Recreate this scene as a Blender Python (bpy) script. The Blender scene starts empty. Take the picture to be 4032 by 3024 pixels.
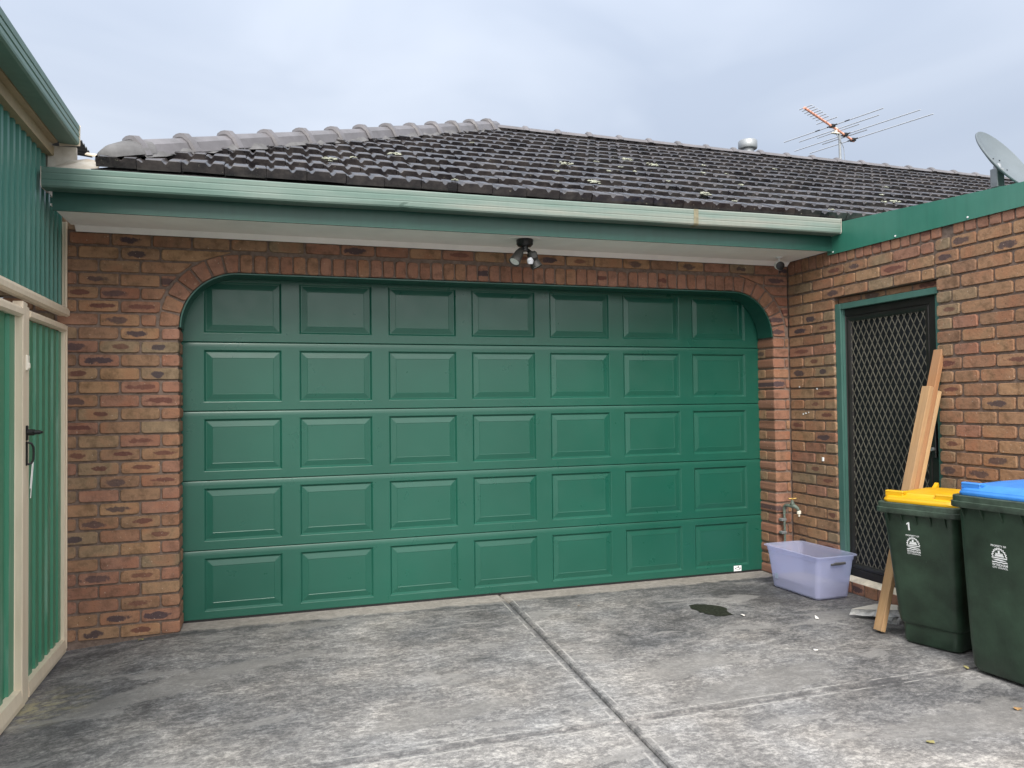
import bpy, bmesh, math, random
from mathutils import Vector, Matrix
R = math.radians
rng = random.Random(11)
scene = bpy.context.scene
COL = scene.collection

# ------------------------------------------------------------------ camera
cam_d = bpy.data.cameras.new("camera")
cam = bpy.data.objects.new("camera", cam_d)
COL.objects.link(cam)
scene.camera = cam
cam_d.sensor_fit = 'HORIZONTAL'
cam_d.sensor_width = 36.0
cam_d.lens = 36.0 * 3046.5 / 4032.0
cam_d.clip_start = 0.05
cam_d.clip_end = 3000
yaw, pitch, roll = -0.30981, 0.02336, -0.01202
fwd = Vector((-math.sin(yaw) * math.cos(pitch), math.cos(yaw) * math.cos(pitch), math.sin(pitch)))
rgt = Vector((math.cos(yaw), math.sin(yaw), 0.0))
upv = rgt.cross(fwd)
r2 = rgt * math.cos(roll) + upv * math.sin(roll)
u2 = upv * math.cos(roll) - rgt * math.sin(roll)
M = Matrix((r2, u2, -fwd)).transposed().to_4x4()
M.translation = Vector((0.527, -5.45708, 1.46381))
cam.matrix_world = M

# ------------------------------------------------------------------ sky and sun
SUN_EL, SUN_AZ = R(43), R(195)          # azimuth measured clockwise from +y
world = bpy.data.worlds.new("World")
scene.world = world
world.use_nodes = True
wn = world.node_tree
wn.nodes.clear()
def wnode(t, **k):
    n = wn.nodes.new(t)
    for a, b in k.items():
        setattr(n, a, b)
    return n
sky = wnode('ShaderNodeTexSky')
sky.sky_type = 'NISHITA'
sky.sun_disc = False
sky.sun_elevation = SUN_EL
sky.sun_rotation = SUN_AZ
sky.air_density = 1.2
sky.dust_density = 2.0
tc = wnode('ShaderNodeTexCoord')
mp = wnode('ShaderNodeMapping')
mp.inputs['Scale'].default_value = (1.3, 1.3, 3.0)
mp.inputs['Location'].default_value = (0.35, 0.1, 0.2)
wn.links.new(tc.outputs['Generated'], mp.inputs[0])
nz = wnode('ShaderNodeTexNoise')
nz.inputs['Scale'].default_value = 1.5
nz.inputs['Detail'].default_value = 4.0
nz.inputs['Roughness'].default_value = 0.5
nz.inputs['Distortion'].default_value = 0.6
wn.links.new(mp.outputs[0], nz.inputs[0])
rp = wnode('ShaderNodeValToRGB')
rp.color_ramp.elements[0].position = 0.33
rp.color_ramp.elements[0].color = (2.15, 2.46, 3.02, 1)
rp.color_ramp.elements[1].position = 0.68
rp.color_ramp.elements[1].color = (2.95, 3.22, 3.70, 1)
wn.links.new(nz.outputs['Fac'], rp.inputs[0])
# overcast: brighter towards the zenith
sep = wnode('ShaderNodeSeparateXYZ')
wn.links.new(tc.outputs['Generated'], sep.inputs[0])
mr = wnode('ShaderNodeMapRange')
mr.inputs['From Min'].default_value = 0.0
mr.inputs['From Max'].default_value = 1.0
mr.inputs['To Min'].default_value = 0.85
mr.inputs['To Max'].default_value = 1.9
wn.links.new(sep.outputs['Z'], mr.inputs['Value'])
vm = wnode('ShaderNodeVectorMath', operation='SCALE')
wn.links.new(rp.outputs[0], vm.inputs[0])
# the cloud is brightest round the hidden sun, which stands behind the camera
sunv = wnode('ShaderNodeVectorMath', operation='DOT_PRODUCT')
sunv.inputs[1].default_value = (math.sin(SUN_AZ) * math.cos(SUN_EL), math.cos(SUN_AZ) * math.cos(SUN_EL), math.sin(SUN_EL))
wn.links.new(tc.outputs['Generated'], sunv.inputs[0])
sm = wnode('ShaderNodeMapRange')
sm.interpolation_type = 'SMOOTHSTEP'
sm.inputs['From Min'].default_value = -0.15
sm.inputs['From Max'].default_value = 0.95
sm.inputs['To Min'].default_value = 0.0
sm.inputs['To Max'].default_value = 2.4
wn.links.new(sunv.outputs['Value'], sm.inputs['Value'])
wn.links.new(mr.outputs[0], vm.inputs['Scale'])
glow = wnode('ShaderNodeVectorMath', operation='SCALE')
glow.inputs[0].default_value = (3.0, 2.75, 2.55)
wn.links.new(sm.outputs[0], glow.inputs['Scale'])
vadd = wnode('ShaderNodeVectorMath', operation='ADD')
wn.links.new(vm.outputs[0], vadd.inputs[0])
wn.links.new(glow.outputs[0], vadd.inputs[1])
mx = wnode('ShaderNodeMixRGB')
mx.inputs['Fac'].default_value = 0.96
wn.links.new(sky.outputs[0], mx.inputs[1])
wn.links.new(vadd.outputs[0], mx.inputs[2])
bg = wnode('ShaderNodeBackground')
bg.inputs['Strength'].default_value = 0.085
wn.links.new(mx.outputs[0], bg.inputs[0])
wo = wnode('ShaderNodeOutputWorld')
wn.links.new(bg.outputs[0], wo.inputs[0])

sun_d = bpy.data.lights.new("sun", 'SUN')
sun_d.energy = 1.5
sun_d.angle = R(28)
sun_d.color = (1.0, 0.95, 0.87)
sun = bpy.data.objects.new("sun", sun_d)
COL.objects.link(sun)
sd = Vector((math.sin(SUN_AZ) * math.cos(SUN_EL), math.cos(SUN_AZ) * math.cos(SUN_EL), math.sin(SUN_EL)))
sun.rotation_euler = sd.to_track_quat('Z', 'Y').to_euler()
sun.location = (0, -8, 9)

scene.view_settings.view_transform = 'Standard'
scene.view_settings.look = 'None'
scene.view_settings.gamma = 1.0
scene.view_settings.exposure = 1.4
scene.cycles.max_bounces = 8
scene.cycles.transparent_max_bounces = 12

# ------------------------------------------------------------------ material helpers
class NT:
    def __init__(s, name):
        s.m = bpy.data.materials.new(name)
        s.m.use_nodes = True
        s.t = s.m.node_tree
        s.b = s.t.nodes['Principled BSDF']
    def n(s, typ, ins=None, **attrs):
        nd = s.t.nodes.new('ShaderNode' + typ)
        for k, v in attrs.items():
            setattr(nd, k, v)
        for k, v in (ins or {}).items():
            s.set(nd.inputs[k], v)
        return nd
    def set(s, sock, v):
        if isinstance(v, bpy.types.NodeSocket):
            s.t.links.new(v, sock)
        elif isinstance(v, (tuple, list)) and len(v) == 3 and sock.type == 'RGBA':
            sock.default_value = (*v, 1)
        else:
            sock.default_value = v
    def coord(s, scale=(1, 1, 1), kind='Object', loc=(0, 0, 0), rot=(0, 0, 0)):
        t = s.n('TexCoord')
        m = s.n('Mapping', {'Vector': t.outputs[kind], 'Scale': scale, 'Location': loc, 'Rotation': rot})
        return m.outputs[0]
    def noise(s, vec, scale, detail=4, rough=0.55, dist=0.0):
        return s.n('TexNoise', {'Vector': vec, 'Scale': scale, 'Detail': detail, 'Roughness': rough, 'Distortion': dist}).outputs['Fac']
    def ramp(s, fac, stops, interp='LINEAR'):
        nd = s.n('ValToRGB', {'Fac': fac})
        cr = nd.color_ramp
        cr.interpolation = interp
        while len(cr.elements) < len(stops):
            cr.elements.new(0.5)
        for e, (p, c) in zip(cr.elements, stops):
            e.position = p
            e.color = (*c, 1) if isinstance(c, (tuple, list)) else (c, c, c, 1)
        return nd.outputs[0]
    def mix(s, fac, a, b, blend='MIX'):
        nd = s.n('MixRGB', blend_type=blend)
        s.set(nd.inputs[0], fac); s.set(nd.inputs[1], a); s.set(nd.inputs[2], b)
        return nd.outputs[0]
    def math(s, op, a, b=0.0, c=None, clamp=False):
        nd = s.n('Math', operation=op, use_clamp=clamp)
        s.set(nd.inputs[0], a); s.set(nd.inputs[1], b)
        if c is not None:
            s.set(nd.inputs[2], c)
        return nd.outputs[0]
    def bump(s, h, strength=0.3, dist=0.01, normal=None):
        nd = s.n('Bump', {'Height': h, 'Strength': strength, 'Distance': dist})
        if normal is not None:
            s.set(nd.inputs['Normal'], normal)
        s.t.links.new(nd.outputs[0], s.b.inputs['Normal'])
        return nd.outputs[0]
    def base(s, v): s.set(s.b.inputs['Base Color'], v)
    def rough(s, v): s.set(s.b.inputs['Roughness'], v)
    def spec(s, v): s.set(s.b.inputs['Specular IOR Level'], v)

def simple(name, col, rough=0.5, var=0.25, scale=6.0, bump=0.0, bscale=60.0, metal=0.0, spec=0.5, dark=None):
    k = NT(name)
    v = k.coord()
    f = k.noise(v, scale, 5, 0.6)
    lo = tuple(c * (1 - var) for c in col) if dark is None else dark
    hi = tuple(min(1, c * (1 + var)) for c in col)
    k.base(k.ramp(f, [(0.3, lo), (0.7, hi)]))
    k.rough(k.ramp(k.noise(v, scale * 3, 3), [(0.3, max(0, rough - 0.08)), (0.7, min(1, rough + 0.08))]))
    k.b.inputs['Metallic'].default_value = metal
    k.spec(spec)
    if bump:
        k.bump(k.noise(v, bscale, 4), bump, 0.005)
    return k.m

# bricks: attributes bc (three random numbers) and bl (position on the brick face, in metres)
def brick_material():
    k = NT("brick")
    bc = k.n('Attribute', attribute_name='bc').outputs['Color']
    bl = k.n('Attribute', attribute_name='bl').outputs['Vector']
    sp = k.n('SeparateColor', {0: bc})
    r1, r2, r3 = sp.outputs[0], sp.outputs[1], sp.outputs[2]
    body = k.ramp(r1, [(0.0, (.235, .178, .118)), (0.2, (.305, .195, .118)), (0.42, (.235, .138, .090)), (0.62, (.335, .205, .118)),
                       (0.8, (.255, .134, .092)), (1.0, (.29, .157, .112))])
    v = k.coord()
    seedv = k.n('VectorMath', {0: bl, 1: bc}, operation='MULTIPLY_ADD')
    k.set(seedv.inputs[0], bc); k.set(seedv.inputs[1], (7.0, 9.0, 11.0)); k.set(seedv.inputs[2], bl)
    sv = seedv.outputs[0]
    blot = k.noise(sv, 14, 5, 0.65)
    body = k.mix(0.75, body, k.ramp(blot, [(0.3, (.42, .40, .36)), (0.5, (.95, .93, .90)), (0.72, (1.25, 1.2, 1.1))]), 'MULTIPLY')
    # red edge blush
    blush = k.ramp(k.noise(sv, 7, 3, 0.5), [(0.5, 0.0), (0.7, 1.0)])
    body = k.mix(k.math('MULTIPLY', blush, 0.45), body, (.26, .10, .055))
    # dark flash in the middle of some faces
    sl = k.n('SeparateXYZ', {0: bl})
    dn = k.math('MULTIPLY_ADD', k.noise(sv, 17, 6, 0.70), 4.0, -2.0)
    off = k.math('MULTIPLY_ADD', r3, 0.05, -0.025)
    ux = k.math('DIVIDE', k.math('ADD', sl.outputs[0], off), k.math('MULTIPLY_ADD', r1, 0.045, 0.045))
    vy = k.math('DIVIDE', k.math('MULTIPLY_ADD', r3, 0.008, k.math('SUBTRACT', sl.outputs[1], 0.004)), k.math('MULTIPLY_ADD', r3, 0.010, 0.015))
    d2 = k.math('ADD', k.math('MULTIPLY', ux, ux), k.math('MULTIPLY', vy, vy))
    d2 = k.math('ADD', d2, dn)
    fl = k.n('MapRange', {'Value': d2, 'From Min': 0.62, 'From Max': 1.05, 'To Min': 1.0, 'To Max': 0.0}).outputs[0]
    on = k.math('GREATER_THAN', r2, 0.5)
    fl = k.math('MULTIPLY', k.math('MULTIPLY', fl, on), k.math('MULTIPLY_ADD', r2, 0.5, 0.42))
    fcol = k.mix(k.math('GREATER_THAN', r3, 0.52), (.115, .048, .040), (.052, .041, .050))
    body = k.mix(fl, body, fcol)
    # pits and specks
    sk = k.noise(v, 95, 3, 0.7)
    spk = k.ramp(sk, [(0.62, 0.0), (0.68, 1.0)])
    spk2 = k.math('MULTIPLY', spk, k.ramp(k.noise(sv, 5, 2), [(0.4, 0.1), (0.6, 0.9)]))
    body = k.mix(spk2, body, (.075, .05, .035))
    lt = k.ramp(k.noise(v, 70, 2, 0.5), [(0.69, 0.0), (0.74, 1.0)])
    body = k.mix(k.math('MULTIPLY', lt, 0.55), body, (.55, .47, .38))
    k.base(body)
    k.rough(0.85)
    k.spec(0.25)
    h = k.math('ADD', k.noise(v, 45, 5, 0.65), k.math('MULTIPLY', spk2, -0.5))
    k.bump(h, 0.7, 0.007)
    return k.m
M_BRICK = brick_material()

def mortar_material():
    k = NT("mortar")
    v = k.coord()
    k.base(k.ramp(k.noise(v, 30, 6, 0.7), [(0.3, (.115, .085, .070)), (0.7, (.23, .175, .145))]))
    k.rough(0.95); k.spec(0.1)
    k.bump(k.noise(v, 160, 4), 0.5, 0.004)
    return k.m
M_MORTAR = mortar_material()

def door_paint(name, col, rough=0.34):
    k = NT(name)
    v = k.coord((1, 1, 1))
    g = k.noise(k.coord((9, 1, 150)), 3.0, 5, 0.6)
    big = k.noise(v, 1.1, 3)
    c = k.ramp(big, [(0.3, tuple(x * .9 for x in col)), (0.7, tuple(x * 1.1 for x in col))])
    sp = k.ramp(k.noise(v, 40, 4, 0.7), [(0.66, 0.0), (0.72, 1.0)])
    c = k.mix(k.math('MULTIPLY', sp, 0.3), c, tuple(x * 0.55 for x in col))
    k.base(c)
    k.rough(k.ramp(k.noise(k.coord(), 5, 4), [(0.3, rough - .04), (0.7, rough + .08)]))
    k.spec(0.55)
    k.bump(g, 0.10, 0.003)
    return k.m
M_DOOR = door_paint("green_door_paint", (.010, .084, .057), 0.30)
M_TRIM = door_paint("green_trim_paint", (.010, .075, .055), 0.4)

def aged_paint(name, col, chalk, amount=0.5, rough=0.45, streak=(1.2, 1.2, 1.2)):
    k = NT(name)
    v = k.coord(streak)
    f = k.noise(v, 1.6, 5, 0.6)
    f2 = k.noise(k.coord((14, 14, 1.5)), 2.0, 4)
    m = k.math('MULTIPLY', k.ramp(f, [(0.35, 0.0), (0.7, 1.0)]), amount)
    c = k.mix(m, col, chalk)
    c = k.mix(0.35, c, k.ramp(f2, [(0.3, .72), (0.6, 1.0)]), 'MULTIPLY')
    k.base(c); k.rough(rough)
    k.bump(k.noise(k.coord(), 25, 4), 0.05, 0.003)
    return k.m
M_FASCIA = aged_paint("fascia_paint", (.010, .070, .052), (.03, .10, .08), 0.35, 0.4, (1, 1, 4))
def gutter_material():
    k = NT("faded_gutter_paint")
    v = k.coord((1.0, 1.0, 1.0))
    x = k.n('SeparateXYZ', {0: k.n('TexCoord').outputs['Object']}).outputs[0]
    f = k.noise(k.coord((.8, 1, 9)), 1.5, 5, 0.6)
    xr = k.n('MapRange', {'Value': x, 'From Min': -0.6, 'From Max': 3.0}).outputs[0]
    fade = k.math('ADD', k.math('MULTIPLY', xr, 0.5), k.math('MULTIPLY', k.ramp(f, [(0.3, 0), (0.7, 1)]), 0.5))
    c = k.ramp(fade, [(0.0, (.045, .110, .086)), (0.35, (.095, .165, .138)), (0.62, (.155, .21, .182)), (1.0, (.27, .265, .225))])
    st = k.noise(k.coord((22, 22, 1.2)), 1.5, 4)
    c = k.mix(0.12, c, k.ramp(st, [(0.32, .62), (0.6, 1.0)]), 'MULTIPLY')
    k.base(c); k.rough(0.45)
    return k.m
M_GUTTER = gutter_material()
M_SHEDGUT = aged_paint("shed_gutter_paint", (.11, .20, .16), (.17, .27, .22), 0.6, 0.45)
M_SOFFIT = simple("soffit_paint", (.92, .90, .86), 0.7, 0.08, 2.5, 0.06, 30)
M_STRIP = aged_paint("flashing_paint", (.035, .175, .125), (.12, .27, .22), 0.5, 0.33, (1, .7, .7))

def tile_material():
    k = NT("glazed_roof_tile")
    bc = k.n('Attribute', attribute_name='bc').outputs['Color']
    r1 = k.n('SeparateColor', {0: bc}).outputs[0]
    c = k.ramp(r1, [(0.0, (.011, .010, .012)), (0.5, (.017, .0155, .018)), (1.0, (.030, .026, .027))])
    v = k.coord()
    d = k.ramp(k.noise(v, 9, 6, 0.7), [(0.42, 0.0), (0.75, 1.0)])
    c = k.mix(k.math('MULTIPLY', d, 0.5), c, (.13, .115, .105))
    sp = k.ramp(k.noise(v, 46, 3, 0.6), [(0.68, 0.0), (0.73, 1.0)])
    c = k.mix(k.math('MULTIPLY', sp, 0.6), c, (.30, .29, .22))
    k.base(c)
    k.rough(k.ramp(k.noise(v, 12, 4), [(0.3, .10), (0.7, .22)]))
    k.spec(0.5)
    k.bump(k.noise(v, 70, 4), 0.07, 0.004)
    return k.m
M_TILE = tile_material()
M_CAP = simple("ridge_cap_concrete", (.125, .12, .128), 0.38, 0.2, 5, 0.25, 60, dark=(.085, .082, .085))
M_BED = simple("bedding_mortar", (.12, .12, .122), 0.85, 0.35, 7, 0.5, 40)
M_LICHEN = simple("lichen", (.34, .355, .285), 0.95, 0.4, 40, 0.8, 120)
M_CREAM = aged_paint("cream_colour_steel", (.76, .66, .51), (.50, .38, .22), 0.2, 0.4, (2.5, 1.6, 1.2))
M_BEAM = aged_paint("stained_cream_steel", (.36, .29, .17), (.20, .145, .075), 0.5, 0.5, (2.5, 1.6, 3))
def sheet_material(name, col, chalk):
    k = NT(name)
    f = k.noise(k.coord((1, 7, .55)), 1.7, 5, 0.62)
    c = k.mix(k.ramp(f, [(0.56, 0.0), (0.74, 0.62)]), col, chalk)
    c = k.mix(0.3, c, k.ramp(k.noise(k.coord((1, 25, 1.0)), 1.0, 3), [(0.3, .75), (0.65, 1.05)]), 'MULTIPLY')
    k.base(c); k.rough(0.36)
    k.bump(k.noise(k.coord((1, 6, 2)), 3, 3), 0.03, 0.01)
    return k.m
M_SHEET = sheet_material("green_steel_sheet", (.042, .215, .125), (.24, .40, .31))
M_SHEETUP = sheet_material("green_wall_sheet", (.055, .20, .16), (.17, .32, .28))
M_WHITEST = aged_paint("weathered_white_board", (.55, .53, .47), (.28, .21, .13), 0.7, 0.8, (5, 5, 5))
M_BLACK = simple("black_plastic", (.012, .013, .014), 0.35, 0.2, 8)
M_BLACKMETAL = simple("black_door_frame", (.016, .015, .014), 0.38, 0.3, 5)
M_MESHMETAL = simple("bronze_grille", (.125, .118, .095), 0.5, 0.2, 9)
M_DARK = simple("dark_flyscreen", (.006, .008, .011), 0.6, 0.2, 3)
M_RUBBER = simple("rubber_seal", (.008, .008, .009), 0.7, 0.1, 5)
M_BIN = simple("dark_green_plastic", (.021, .042, .026), 0.40, 0.5, 5, 0.12, 90)
M_RIM = simple("scuffed_green_plastic", (.040, .062, .045), 0.5, 0.45, 14, 0.3, 60)
M_YEL = simple("yellow_plastic", (.58, .325, .006), 0.42, 0.16, 4, 0.05, 60)
M_BLUE = simple("blue_plastic", (.045, .22, .62), 0.40, 0.25, 3, 0.05, 60)
M_WHITE = simple("white_print", (.80, .82, .82), 0.6, 0.03, 5)
M_GALV = simple("galvanised_steel", (.30, .32, .33), 0.45, 0.2, 8, metal=0.6)
M_ALU = simple("aluminium_rod", (.40, .43, .47), 0.4, 0.05, 8)
M_BOOM = simple("orange_boom", (.78, .36, .25), 0.5, 0.3, 20)
M_DISH = simple("grey_dish_paint", (.115, .14, .155), 0.45, 0.1, 3)
M_BRASS = simple("brass", (.62, .42, .14), 0.35, 0.15, 30, metal=0.8)
M_COPPER = simple("weathered_copper", (.12, .15, .125), 0.6, 0.5, 30, 0.3, 90, metal=0.2)
M_CREAMPL = simple("cream_plastic", (.78, .74, .62), 0.5, 0.05, 20)
M_CONC = simple("broken_concrete", (.42, .42, .40), 0.9, 0.35, 25, 0.9, 60, dark=(.20, .21, .22))
M_CONCTOP = simple("concrete_paver_top", (.55, .52, .46), 0.9, 0.12, 12, 0.2, 60)
M_SILL = simple("cream_sill_concrete", (.60, .55, .44), 0.9, 0.3, 14, 0.4, 50)
M_MIRROR = simple("lamp_reflector", (.88, .89, .87), 0.25, 0.08, 30)
M_GREYPL = simple("grey_plastic", (.040, .040, .037), 0.5, 0.2, 14)
M_LENS = simple("sensor_lens", (.55, .58, .62), 0.35, 0.05, 5)
M_STRING = simple("white_string", (.8, .8, .78), 0.8, 0.05, 5)
M_PAPER = simple("white_paper", (.78, .76, .72), 0.8, 0.1, 20)
M_LEAF = simple("dry_leaf", (.30, .18, .075), 0.8, 0.3, 30)
M_LEAFY = simple("yellow_leaf", (.30, .27, .11), 0.8, 0.3, 30)

def wood_material(name, a, b):
    k = NT(name)
    v = k.coord((30, 30, 1.4))
    f = k.noise(v, 1.5, 6, 0.6, 0.8)
    c = k.ramp(f, [(0.32, a), (0.5, tuple((x + y) / 2 for x, y in zip(a, b))), (0.68, b)])
    c = k.mix(k.math('MULTIPLY', k.ramp(k.noise(k.coord((1, 1, .6)), 3.5, 5, .65), [(0.45, 0.0), (0.7, 1.0)]), .55), c, (.22, .16, .11))
    kn = k.ramp(k.noise(k.coord((1, 1, .35)), 14, 2, 0.4), [(0.72, 0.0), (0.76, 1.0)])
    c = k.mix(k.math('MULTIPLY', kn, 0.6), c, (.16, .08, .035))
    k.base(c); k.rough(0.7); k.spec(0.3)
    k.bump(f, 0.15, 0.004)
    return k.m
M_PINE = wood_material("pine_timber", (.35, .21, .105), (.45, .285, .145))
M_PINE2 = wood_material("reddish_timber", (.30, .15, .07), (.38, .205, .10))
M_PINE3 = wood_material("pale_timber", (.43, .28, .14), (.52, .35, .19))

def tub_material():
    k = NT("frosted_lavender_plastic")
    k.base((.74, .78, 1.0)); k.rough(0.3); k.spec(0.5)
    tr = k.n('BsdfTransparent', {'Color': (.87, .89, 1.0)})
    tl = k.n('BsdfTranslucent', {'Color': (.86, .89, 1.0)})
    m1 = k.n('MixShader', {0: 0.45})
    k.t.links.new(k.b.outputs[0], m1.inputs[1]); k.t.links.new(tl.outputs[0], m1.inputs[2])
    m2 = k.n('MixShader', {0: 0.66})
    k.t.links.new(m1.outputs[0], m2.inputs[1]); k.t.links.new(tr.outputs[0], m2.inputs[2])
    out = [n for n in k.t.nodes if n.type == 'OUTPUT_MATERIAL'][0]
    k.t.links.new(m2.outputs[0], out.inputs[0])
    return k.m
M_TUB = tub_material()
def water_material():
    k = NT("murky_water")
    k.base((.62, .57, .53)); k.rough(0.08)
    tr = k.n('BsdfTransparent', {'Color': (.85, .82, .80)})
    m2 = k.n('MixShader', {0: 0.45})
    k.t.links.new(k.b.outputs[0], m2.inputs[1]); k.t.links.new(tr.outputs[0], m2.inputs[2])
    out = [n for n in k.t.nodes if n.type == 'OUTPUT_MATERIAL'][0]
    k.t.links.new(m2.outputs[0], out.inputs[0])
    return k.m
M_WATER = water_material()

PATCHES = [(0.02, -1.02, 24, .62, .15), (.55, -.78, 22, .40, .09), (.85, -.13, 4, .45, .06), (-.35, -.50, 10, .16, .03), (3.0, -2.0, 12, .55, .16), (2.75, -1.62, 20, .40, .13), (1.35, -1.85, 8, .45, .10), (3.6, -2.7, 5, .5, .16)]
def concrete_material():
    k = NT("stained_concrete")
    v = k.coord()
    sx = k.n('SeparateXYZ', {0: k.n('TexCoord').outputs['Object']})
    X, Y = sx.outputs[0], sx.outputs[1]
    warp = k.n('TexNoise', {'Vector': v, 'Scale': 1.3, 'Detail': 3}).outputs['Color']
    wv = k.n('VectorMath', operation='MULTIPLY_ADD')
    k.set(wv.inputs[0], warp); k.set(wv.inputs[1], (.16, .16, 0)); k.set(wv.inputs[2], v)
    wv = wv.outputs[0]
    big = k.noise(wv, 1.15, 8, 0.66)
    st = k.n('Mapping', {'Vector': wv, 'Rotation': (0, 0, R(-18)), 'Scale': (1.0, 1.7, 1)}).outputs[0]
    mid = k.noise(st, 4.2, 12, 0.78, 0.25)
    fine = k.noise(st, 30, 8, 0.80, 0.2)
    grit = k.noise(v, 240, 3, 0.7)
    tone = k.math('ADD', k.math('MULTIPLY', big, 0.46), k.math('ADD', k.math('MULTIPLY', mid, 0.36), k.math('MULTIPLY', fine, 0.30)))
    # paler towards the middle of the drive, darker beside the shed and the bins
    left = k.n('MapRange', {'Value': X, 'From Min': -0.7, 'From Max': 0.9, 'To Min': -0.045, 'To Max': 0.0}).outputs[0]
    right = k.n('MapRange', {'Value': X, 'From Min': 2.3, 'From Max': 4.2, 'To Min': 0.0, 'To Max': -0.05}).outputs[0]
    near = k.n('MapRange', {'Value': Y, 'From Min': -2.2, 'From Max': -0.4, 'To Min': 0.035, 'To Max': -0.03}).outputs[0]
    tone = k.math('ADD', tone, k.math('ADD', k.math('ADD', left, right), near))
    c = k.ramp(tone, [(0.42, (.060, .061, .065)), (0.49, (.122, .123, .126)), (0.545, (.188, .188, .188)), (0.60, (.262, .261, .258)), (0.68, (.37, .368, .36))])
    e1 = k.ramp(k.noise(st, 13, 12, 0.80, 0.3), [(0.485, 0.0), (0.53, 1.0)])
    e2 = k.ramp(k.noise(v, 47, 8, 0.78), [(0.47, 0.0), (0.54, 1.0)])
    c = k.mix(0.55, c, k.ramp(e1, [(0.0, (.58, .58, .59)), (1.0, (1.32, 1.31, 1.29))]), 'MULTIPLY')
    c = k.mix(0.50, c, k.ramp(e2, [(0.0, (.60, .60, .61)), (1.0, (1.32, 1.31, 1.29))]), 'MULTIPLY')
    # warm and cool drift
    c = k.mix(0.6, c, k.ramp(k.noise(v, 2.2, 4), [(0.32, (.95, .97, 1.0)), (0.66, (1.06, 1.0, .93))]), 'MULTIPLY')
    # clean worn patches with hard ragged edges
    wp = k.noise(k.n('Mapping', {'Vector': wv, 'Rotation': (0, 0, R(-24)), 'Scale': (.7, 2.2, 1)}).outputs[0], 1.9, 8, 0.62, 0.5)
    wpm = k.ramp(wp, [(0.585, 0.0), (0.612, 1.0)])
    c = k.mix(k.math('MULTIPLY', wpm, 0.55), c, (.27, .265, .255))
    for (px, py, ang, ax, ay) in PATCHES:
        q = k.n('Mapping', {'Vector': wv, 'Location': (0, 0, 0)}, vector_type='POINT').outputs[0]
        sb2 = k.n('VectorMath', {0: q, 1: (px + .08, py + .08, 0)}, operation='SUBTRACT').outputs[0]
        rt = k.n('VectorRotate', {'Vector': sb2, 'Angle': -R(ang)}, rotation_type='Z_AXIS').outputs[0]
        sc = k.n('VectorMath', {0: rt, 1: (1 / ax, 1 / ay, 0)}, operation='MULTIPLY').outputs[0]
        ln2 = k.n('VectorMath', {0: sc}, operation='LENGTH').outputs['Value']
        pmk = k.math('ADD', ln2, k.math('MULTIPLY_ADD', k.noise(st, 7, 8, .7), 1.9, -.95))
        pmk = k.n('MapRange', {'Value': pmk, 'From Min': .80, 'From Max': 1.0, 'To Min': .52, 'To Max': 0.0}).outputs[0]
        c = k.mix(pmk, c, (.215, .21, .20))
    # pale chips and scratches
    ch = k.ramp(k.noise(st, 55, 3, 0.55), [(0.69, 0.0), (0.74, 1.0)])
    c = k.mix(k.math('MULTIPLY', ch, 0.5), c, (.50, .49, .46))
    dk = k.ramp(k.noise(st, 36, 4, 0.6), [(0.28, 1.0), (0.36, 0.0)])
    c = k.mix(k.math('MULTIPLY', dk, 0.35), c, (.030, .032, .036))
    # joint staining: distance to the two control joints
    wob = k.math('MULTIPLY_ADD', k.noise(v, 9, 4), 0.05, -0.025)
    jx = k.math('ABSOLUTE', k.math('ADD', k.math('SUBTRACT', X, k.math('MULTIPLY_ADD', Y, 0.0625, 2.225)), 0.0))
    jy = k.math('ABSOLUTE', k.math('ADD', Y, 2.204))
    jd = k.math('MINIMUM', jx, jy)
    jdw = k.math('ADD', jd, k.math('MULTIPLY', wob, 0.8))
    band = k.n('MapRange', {'Value': jdw, 'From Min': 0.004, 'From Max': 0.040, 'To Min': 0.72, 'To Max': 0.0}).outputs[0]
    brk = k.ramp(k.noise(v, 14, 5, 0.7), [(0.30, 0.25), (0.55, 1.0)])
    c = k.mix(k.math('MULTIPLY', band, brk), c, (.045, .046, .05))
    ln = k.math('ABSOLUTE', k.math('SUBTRACT', jd, 0.043))
    lnm = k.n('MapRange', {'Value': ln, 'From Min': 0.002, 'From Max': 0.007, 'To Min': 1.0, 'To Max': 0.0}).outputs[0]
    lnm = k.math('MULTIPLY', lnm, k.ramp(k.noise(v, 7, 5, 0.7), [(0.42, 0.0), (0.55, 0.75)]))
    c = k.mix(lnm, c, (.42, .41, .39))
    # pale strip of bare slab in front of the garage door
    rag = k.math('MULTIPLY_ADD', k.noise(v, 6, 6, 0.7), 0.22, -0.11)
    ap = k.n('MapRange', {'Value': k.math('ADD', Y, rag), 'From Min': -0.012, 'From Max': 0.03}).outputs[0]
    apx = k.math('MULTIPLY', k.math('GREATER_THAN', X, -0.05), k.math('LESS_THAN', X, 4.6))
    c = k.mix(k.math('MULTIPLY', k.math('MULTIPLY', ap, apx), 0.6), c, k.ramp(k.noise(v, 22, 6, 0.7), [(0.3, (.24, .215, .19)), (0.7, (.46, .42, .37))]))
    edge = k.n('MapRange', {'Value': k.math('ABSOLUTE', k.math('ADD', k.math('ADD', Y, rag), 0.03)), 'From Min': 0.0, 'From Max': 0.05, 'To Min': 0.75, 'To Max': 0.0}).outputs[0]
    c = k.mix(k.math('MULTIPLY', edge, k.ramp(k.noise(v, 12, 5, .7), [(0.4, 0.0), (0.6, 1.0)])), c, (.05, .052, .055))
    # moss at the gate post
    md = k.n('VectorMath', {0: k.n('TexCoord').outputs['Object'], 1: (-.60, -1.0, 0)}, operation='DISTANCE').outputs['Value']
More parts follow.
